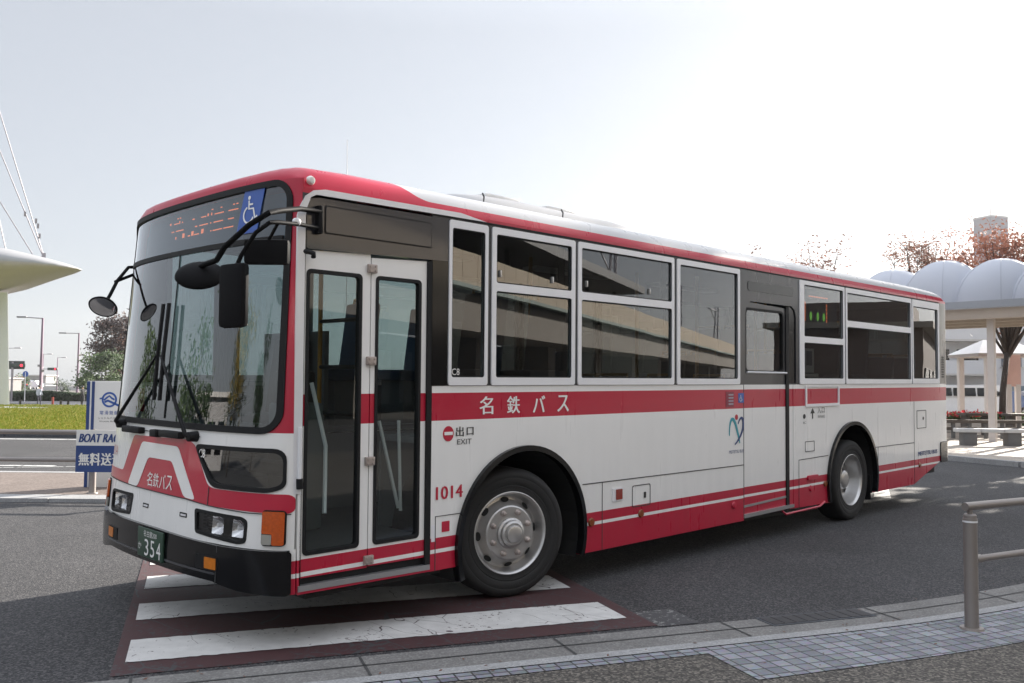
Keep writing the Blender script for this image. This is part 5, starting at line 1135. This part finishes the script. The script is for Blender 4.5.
for b_ in (1.5, 2.8, 4.1): box('rafter', cp(Lf / 2 - 1.2, b_, zE - .30), (Lf + 2.6, .16, .22), mat('rafter_cream', (.40, .35, .30), .7), t, Rm)
for (px, v, ypk, rad) in ((1001, 26.6, 259, 1.38), (945, 28.0, 261, 1.40), (894, 29.4, 270, 1.40), (1060, 25.2, 258, 1.36)):
    pk = P(px, ypk, v); c = Vector((pk.x, pk.y, zE + .0)) - O_; h = pk.z - zE - .0
    latheo('dome', [(rad * math.cos(R(a)) , h * math.sin(R(a)) ** 1.0) for a in (-4, 0, 8, 16, 25, 35, 45, 55, 65, 75, 83, 90)], M['dome'], t, 48, Matrix.Identity(3), c, ang=70)
    bm = bmesh.new()
    for q in range(6): tube(bm, [c + Vector((rad * math.cos(R(a)) * math.cos(R(q * 60 + 15)), rad * math.cos(R(a)) * math.sin(R(q * 60 + 15)), h * math.sin(R(a)) + .004)) for a in range(0, 91, 9)], .010, 5)
    new_obj('seam', bm, M['fseam'], t)
def cpost(name, px, v, w_, par, mt, ztop, label=None):
    b = gp(px, v, .1); return box(name, b - O_ + Vector((0, 0, (ztop - .1) / 2)), (w_, w_, ztop - .1), mt, par, Rm, bevel=.015)
cpost('column', 992, 25.4, .19, t, M['post'], zE - .2); cpost('column', 1048, 24.6, .19, t, M['post'], zE - .2)
for px, v in ((905, 29.5), (1062, 28)): cpost('column', px, v, .19, t, M['post'], zE - .15)
# benches
def bench(px, v, L, label, m1, m2, n=3, h=.45):
    b = gp(px, v, .1); t = tag(empty('bench', b, math.atan2(RH.y, RH.x) + R(-6)), label, 'bench')
    for k in range(n): box('seat', (-L / 2 + L / n * (k + .5), 0, h - .05), (L / n - .02, .42, .10), m1, t, bevel=.012)
    for s in (-1, 1): box('leg', (s * L * .32, 0, (h - .10) / 2), (.34, .34, h - .10), m2, t, bevel=.01)
    return t
M['stone'] = mat('bench_stone', (.50, .50, .50), .6, var=.12, scale=12); M['stoned'] = mat('bench_block', (.13, .13, .13), .8, var=.2, scale=14); M['timber'] = mat('dark_timber', (.10, .085, .075), .8, var=.25, scale=9)
bench(989, 23.6, 1.75, 'pale stone bench on two dark blocks in front of the canopy column', M['stone'], M['stoned'])
t = tag(empty('low_rail', gp(985, 27, .1), math.atan2(RH.y, RH.x)), 'long low timber rail on short posts behind the stone bench', 'rail')
box('top_rail', (0, 0, .52), (5.2, .16, .10), M['timber'], t); box('lower_rail', (0, 0, .30), (5.2, .06, .10), M['timber'], t)
for k in range(11): box('post', (-2.5 + .5 * k, 0, .24), (.09, .09, .48), M['stoned'], t)
for px, v, lb in ((975, 29, 'small timber table set left of the canopy column'), (1020, 29, 'small timber table at the right edge beyond the trunk')):
    t = tag(empty('plaza_table', gp(px, v, .1), math.atan2(RH.y, RH.x)), lb, 'table'); box('table_top', (0, 0, .68), (.95, .6, .08), M['timber'], t, bevel=.01)
    for s in (-1, 1): box('leg', (s * .34, 0, .32), (.10, .44, .64), M['timber'], t)
t = tag(empty('flower_bed', gp(968, 31, .1), math.atan2(RH.y, RH.x)), 'raised flower bed of red flowers and green leaves beyond the bus tail', 'planter')
box('bed_wall', (0, 0, .2), (2.6, 1.0, .4), M['concreteW'], t, bevel=.02); rnd = random.Random(5)
for nm_, mm, N_, zz in (('leaves', 'lgreen', 900, .5), ('flowers', None, 260, .60)):
    bm = bmesh.new()
    for k in range(N_):
        cx = rnd.choice((-1.0, -.55, .1, .15, .8)) if nm_ == 'flowers' else rnd.uniform(-1.25, 1.25)
        p = Vector((cx + rnd.gauss(0, .13), rnd.uniform(-.45, .45), zz + rnd.gauss(0, .06))); a = Vector((rnd.gauss(0, 1), rnd.gauss(0, 1), rnd.gauss(0, 1))).normalized(); b = a.orthogonal()
        bm.faces.new([bm.verts.new(p + a * .06), bm.verts.new(p + b * .05), bm.verts.new(p - a * .06), bm.verts.new(p - b * .05)])
    new_obj(nm_, bm, M[mm] if mm else leafmat('petal_red', (.50, .03, .04)), t)
bm = bmesh.new()
for k in range(2500):
    v = rnd.uniform(37, 40); q_ = P(rnd.uniform(900, 1060), 380, v); p = Vector((q_.x, q_.y, .1 + .45 * rnd.random())); a = Vector((rnd.gauss(0, 1), rnd.gauss(0, 1), rnd.gauss(0, 1))).normalized(); b = a.orthogonal()
    bm.faces.new([bm.verts.new(p + a * .13), bm.verts.new(p + b * .09), bm.verts.new(p - a * .13), bm.verts.new(p - b * .09)])
tag(new_obj('low_hedge', bm, M['lgreen']), 'low green hedge in front of the parked white van', 'hedge')
car(gp(952, 44, .1), math.atan2(RH.y, RH.x) + .15, 4.6, 1.75, 1.75, M['wcar'], 'white van parked behind the low hedge nearest the bus tail', 'van', 'cars parked beyond the plaza')
car(gp(993, 46, .1), math.atan2(RH.y, RH.x) + .5, 4.2, 1.7, 1.45, M['bcar'], 'blue car parked right of the white van', 'car', 'cars parked beyond the plaza')
car(gp(1026, 47, .1), math.atan2(RH.y, RH.x) + .3, 4.3, 1.7, 1.45, M['dcar'], 'dark car parked at the right edge past the tree trunk', 'car', 'cars parked beyond the plaza')
# kiosk shelter with a bright sloping roof
t = tag(empty('shelter', gp(990, 34, .1), math.atan2(RH.y, RH.x)), 'white shelter with bright sloping roof and slim posts behind the column', 'shelter')
bm = bmesh.new(); q = [(-1.05, -1.2, 2.86), (1.5, -1.2, 2.86), (1.5, 1.2, 2.86), (-1.05, 1.2, 2.86), (-.25, 0, 3.42), (.8, 0, 3.42)]
V_ = [bm.verts.new(x) for x in q]
for f in ((0, 1, 5, 4), (1, 2, 5), (2, 3, 4, 5), (3, 0, 4), (3, 2, 1, 0)): bm.faces.new([V_[i] for i in f])
bmesh.ops.recalc_face_normals(bm, faces=bm.faces); new_obj('roof', bm, M['white'], t)
box('eave', (.22, 0, 2.80), (2.5, 2.3, .10), M['cream'], t)
for x in (-.62, 1.25):
    for y in (-1.0, 1.0): box('post', (x, y, 1.4), (.20, .20, 2.8), M['post'], t, bevel=.01)
t = tag(empty('notice_pillar', gp(1010, 32, .1), math.atan2(RH.y, RH.x)), 'pale pink notice pillar on two legs right of the trunk', 'sign')
box('panel', (.1, 0, 2.2), (.55, .10, 1.15), mat('pale_pink', (.60, .38, .33), .6), t, bevel=.01)
for s in (-1, 1): box('leg', (.1 + s * .17, 0, .85), (.17, .12, 1.7), M['post'], t)
box('yellow_pole', (.62, 0, 1.3), (.05, .05, 2.6), M['pole'], t)
# apartment block, tower behind
M['wallw'] = mat('apartment_white', (.60, .60, .62), .8, var=.05, scale=.5); M['wallb'] = mat('apartment_bluegrey', (.36, .40, .47), .8)
dR2 = math.atan2(RH.y, RH.x); t = tag(empty('apartment_block', gp(990, 66, 0), dR2), 'white apartment block with balconies beyond the terminal', 'building')
box('wall', (-.8, 5, 4.6), (10.5, 9, 9.2), M['wallw'], t); box('wall', (9.2, 6.5, 4.6), (9.4, 9, 9.2), M['wallb'], t); box('roof', (-.8, 5, 9.3), (10.8, 9.3, .25), M['concreteW'], t)
for fl in range(3):
    z = 2.75 + fl * 2.55
    bl = box('balcony', (-2.6, -.1, z), (5.4, 1.4, .16), M['concreteW'], t); box('parapet', (-2.6, -.76, z + .55), (5.4, .10, 1.0), M['wallw'], bl)
    box('window', (-3.6, .48, z + 1.1), (1.6, .08, 1.6), M['gloss'], t); box('window', (-1.4, .48, z + 1.1), (1.6, .08, 1.6), M['gloss'], t)
    wd_ = box('window', (1.9, .48, z + 1.0), (1.5, .08, .75), mat('dull_glass', (.16, .17, .20), .3), t); box('sill', (1.9, .42, z + .58), (1.7, .16, .08), M['concreteW'], wd_)
    box('window', (6.4, 1.98, z + 1.0), (1.2, .08, .9), M['gloss'], t); box('window', (9.2, 1.98, z + 1.0), (1.2, .08, .9), M['gloss'], t)
box('shop_window', (-3.2, .46, 1.1), (4.2, .1, 1.7), mat('shop_glass', (.25, .30, .34), .2), t); box('shop_window', (1.6, .46, 1.1), (3.2, .1, 1.7), mat('shop_glass2', (.20, .25, .30), .2), t)
t = tag(empty('stair_tower', gp(993.5, 110, 0), dR2 + .35), 'tall plain grey tower block rising above the russet tree', 'tower')
zt2 = P(993, 219, 110).z; wt_ = 26 * 110 / FPX
box('shaft', (0, 0, zt2 / 2), (wt_ * .88, wt_ * .8, zt2), mat('tower_grey', (.30, .30, .33), .8), t); box('cap', (0, 0, zt2 + .1), (wt_ * .90, wt_ * .82, .2), mat('tower_cap', (.46, .46, .48), .8), t); tubeo('aerial', [(0, 0, zt2), (0, 0, zt2 + 3)], .05, M['galv'], t, 5)

# ------------------------------------------------------------------ behind the camera: elevated railway and shops that the bus windows mirror
t = tag(empty('railway_viaduct', (35.9, -28.0, 0), math.atan2(-.41, .91)), 'elevated concrete railway viaduct behind the photographer', 'viaduct')
M['beige'] = mat('parapet_beige', (.52, .42, .30), .8, var=.12, scale=.7); M['girder'] = mat('girder_concrete', (.28, .245, .205), .85, var=.15, scale=.4)
bm = bmesh.new()
for k in range(90): bx(bm, (-45 + 1.5 * k, 0, 5.83), (1.47, .16, 1.35))
new_obj('parapet', bm, M['beige'], t); box('parapet_back', (22, -.06, 5.83), (135, .10, 1.30), M['line'], t)
box('ledge', (22, .12, 5.10), (135, .4, .16), mat('ledge_green', (.20, .27, .24), .7), t); box('girder', (22, -2.5, 4.25), (135, 4.6, 1.6), M['girder'], t); box('deck', (22, -5, 5.05), (135, 9.6, .3), M['girder'], t)
for k in range(12): box('pier', (-42 + 11 * k, -4, 1.75), (1.4, 3.0, 3.5), M['girder'], t)
box('station_roof', (-16, -4.5, 7.95), (60, 10, .5), mat('station_roof_dark', (.035, .035, .040), .6), t); box('station_wall', (-16, -9.2, 6.6), (60, .2, 2.6), mat('station_wall_dark', (.06, .055, .05), .8), t)
for k in range(9): box('roof_post', (-44 + 7 * k, -1.2, 6.4), (.25, .25, 3.0), M['line'], t)
box('back_wall', (10, -7.5, 1.8), (100, .3, 3.6), mat('under_dark', (.05, .05, .052), .8), t)
bm = bmesh.new()
for k in range(40): bx(bm, (-35 + 2.2 * k, -5.6, 1.5), (1.1, .1, 2.4))
new_obj('shutters', bm, mat('shop_shutter', (.30, .31, .30), .6), t)
for x, h_ in ((18.5, 12), (48, 12), (78, 12)):
    m_ = new_obj('line_mast', bmesh.new(), M['galv'], t); bm = bmesh.new()
    for dx in (-.3, .3):
        for dy in (-.3, .3): tube(bm, [(x + dx, -3 + dy, 5), (x + dx * .6, -3 + dy * .6, h_)], .07, 5)
    for k in range(10):
        z = 5.2 + k * .68; tube(bm, [(x - .3, -2.7, z), (x + .3, -2.7, z + .6)], .04, 4); tube(bm, [(x + .3, -2.7, z), (x + .3, -3.3, z + .6)], .04, 4)
    tube(bm, [(x, -3, h_ - .6), (x - 5, -3.4, h_ - .5)], .10, 5); tube(bm, [(x, -3, h_ - 2.6), (x - 3.4, -3.3, h_ - .6)], .06, 5)
    bm.to_mesh(m_.data); bm.free()
for k, (x, y, L_, h_, col) in enumerate(((44, -15, 20, 4.0, (.16, .12, .10)), (68, -9, 22, 4.4, (.22, .18, .15)))):
    t = tag(empty('low_shop', (x, y, 0), math.atan2(-.3, .95)), ('brown single-storey shop past the tall evergreens', 'tan single-storey shop farthest along the terminal road')[k], 'building', 'low shops along the terminal road')
    wm = mat('shop_wall', col, .8, var=.15, scale=.6); box('wall', (0, 0, h_ / 2), (L_, 6, h_), wm, t); box('roof', (0, 0, h_ + .12), (L_ + .8, 6.8, .25), M['girder'], t); box('parapet', (-L_ * .3, 0, h_ + .7), (L_ * .3, 5, 1.0), wm, t)
    for q in range(4): box('window', (-L_ * .36 + q * L_ * .24, 3.02, 1.5), (L_ * .15, .08, 1.7), M['gloss'], t)
t = tag(empty('low_shop', (-26, 34, 0), .8), 'low white shop across the street mirrored in the windscreen', 'building', 'low shops along the terminal road'); box('wall', (0, 0, 1.7), (9, 8, 3.4), M['palegrey'], t); box('roof', (0, 0, 3.5), (9.8, 8.8, .25), M['concreteW'], t)
for q in range(3): box('window', (-2.8 + 2.8 * q, -4.03, 1.5), (1.8, .08, 1.5), M['gloss'], t)

# ------------------------------------------------------------------ air: thin autumn haze over the whole place
bm = bx(bmesh.new(), (0, 150, 24), (900, 1100, 52)); bmesh.ops.recalc_face_normals(bm, faces=bm.faces)
hz = bpy.data.materials.new('haze_air'); hz.use_nodes = True; t = hz.node_tree
for n in list(t.nodes):
    if n.type != 'OUTPUT_MATERIAL': t.nodes.remove(n)
pv = t.nodes.new('ShaderNodeVolumePrincipled'); pv.inputs['Color'].default_value = (.93, .94, .96, 1); pv.inputs['Density'].default_value = .00028; pv.inputs['Anisotropy'].default_value = .55
t.links.new(pv.outputs[0], [n for n in t.nodes if n.type == 'OUTPUT_MATERIAL'][0].inputs['Volume'])
hzo = new_obj('haze', bm, hz); tag(hzo, 'thin pale autumn haze filling the air', kind='stuff')
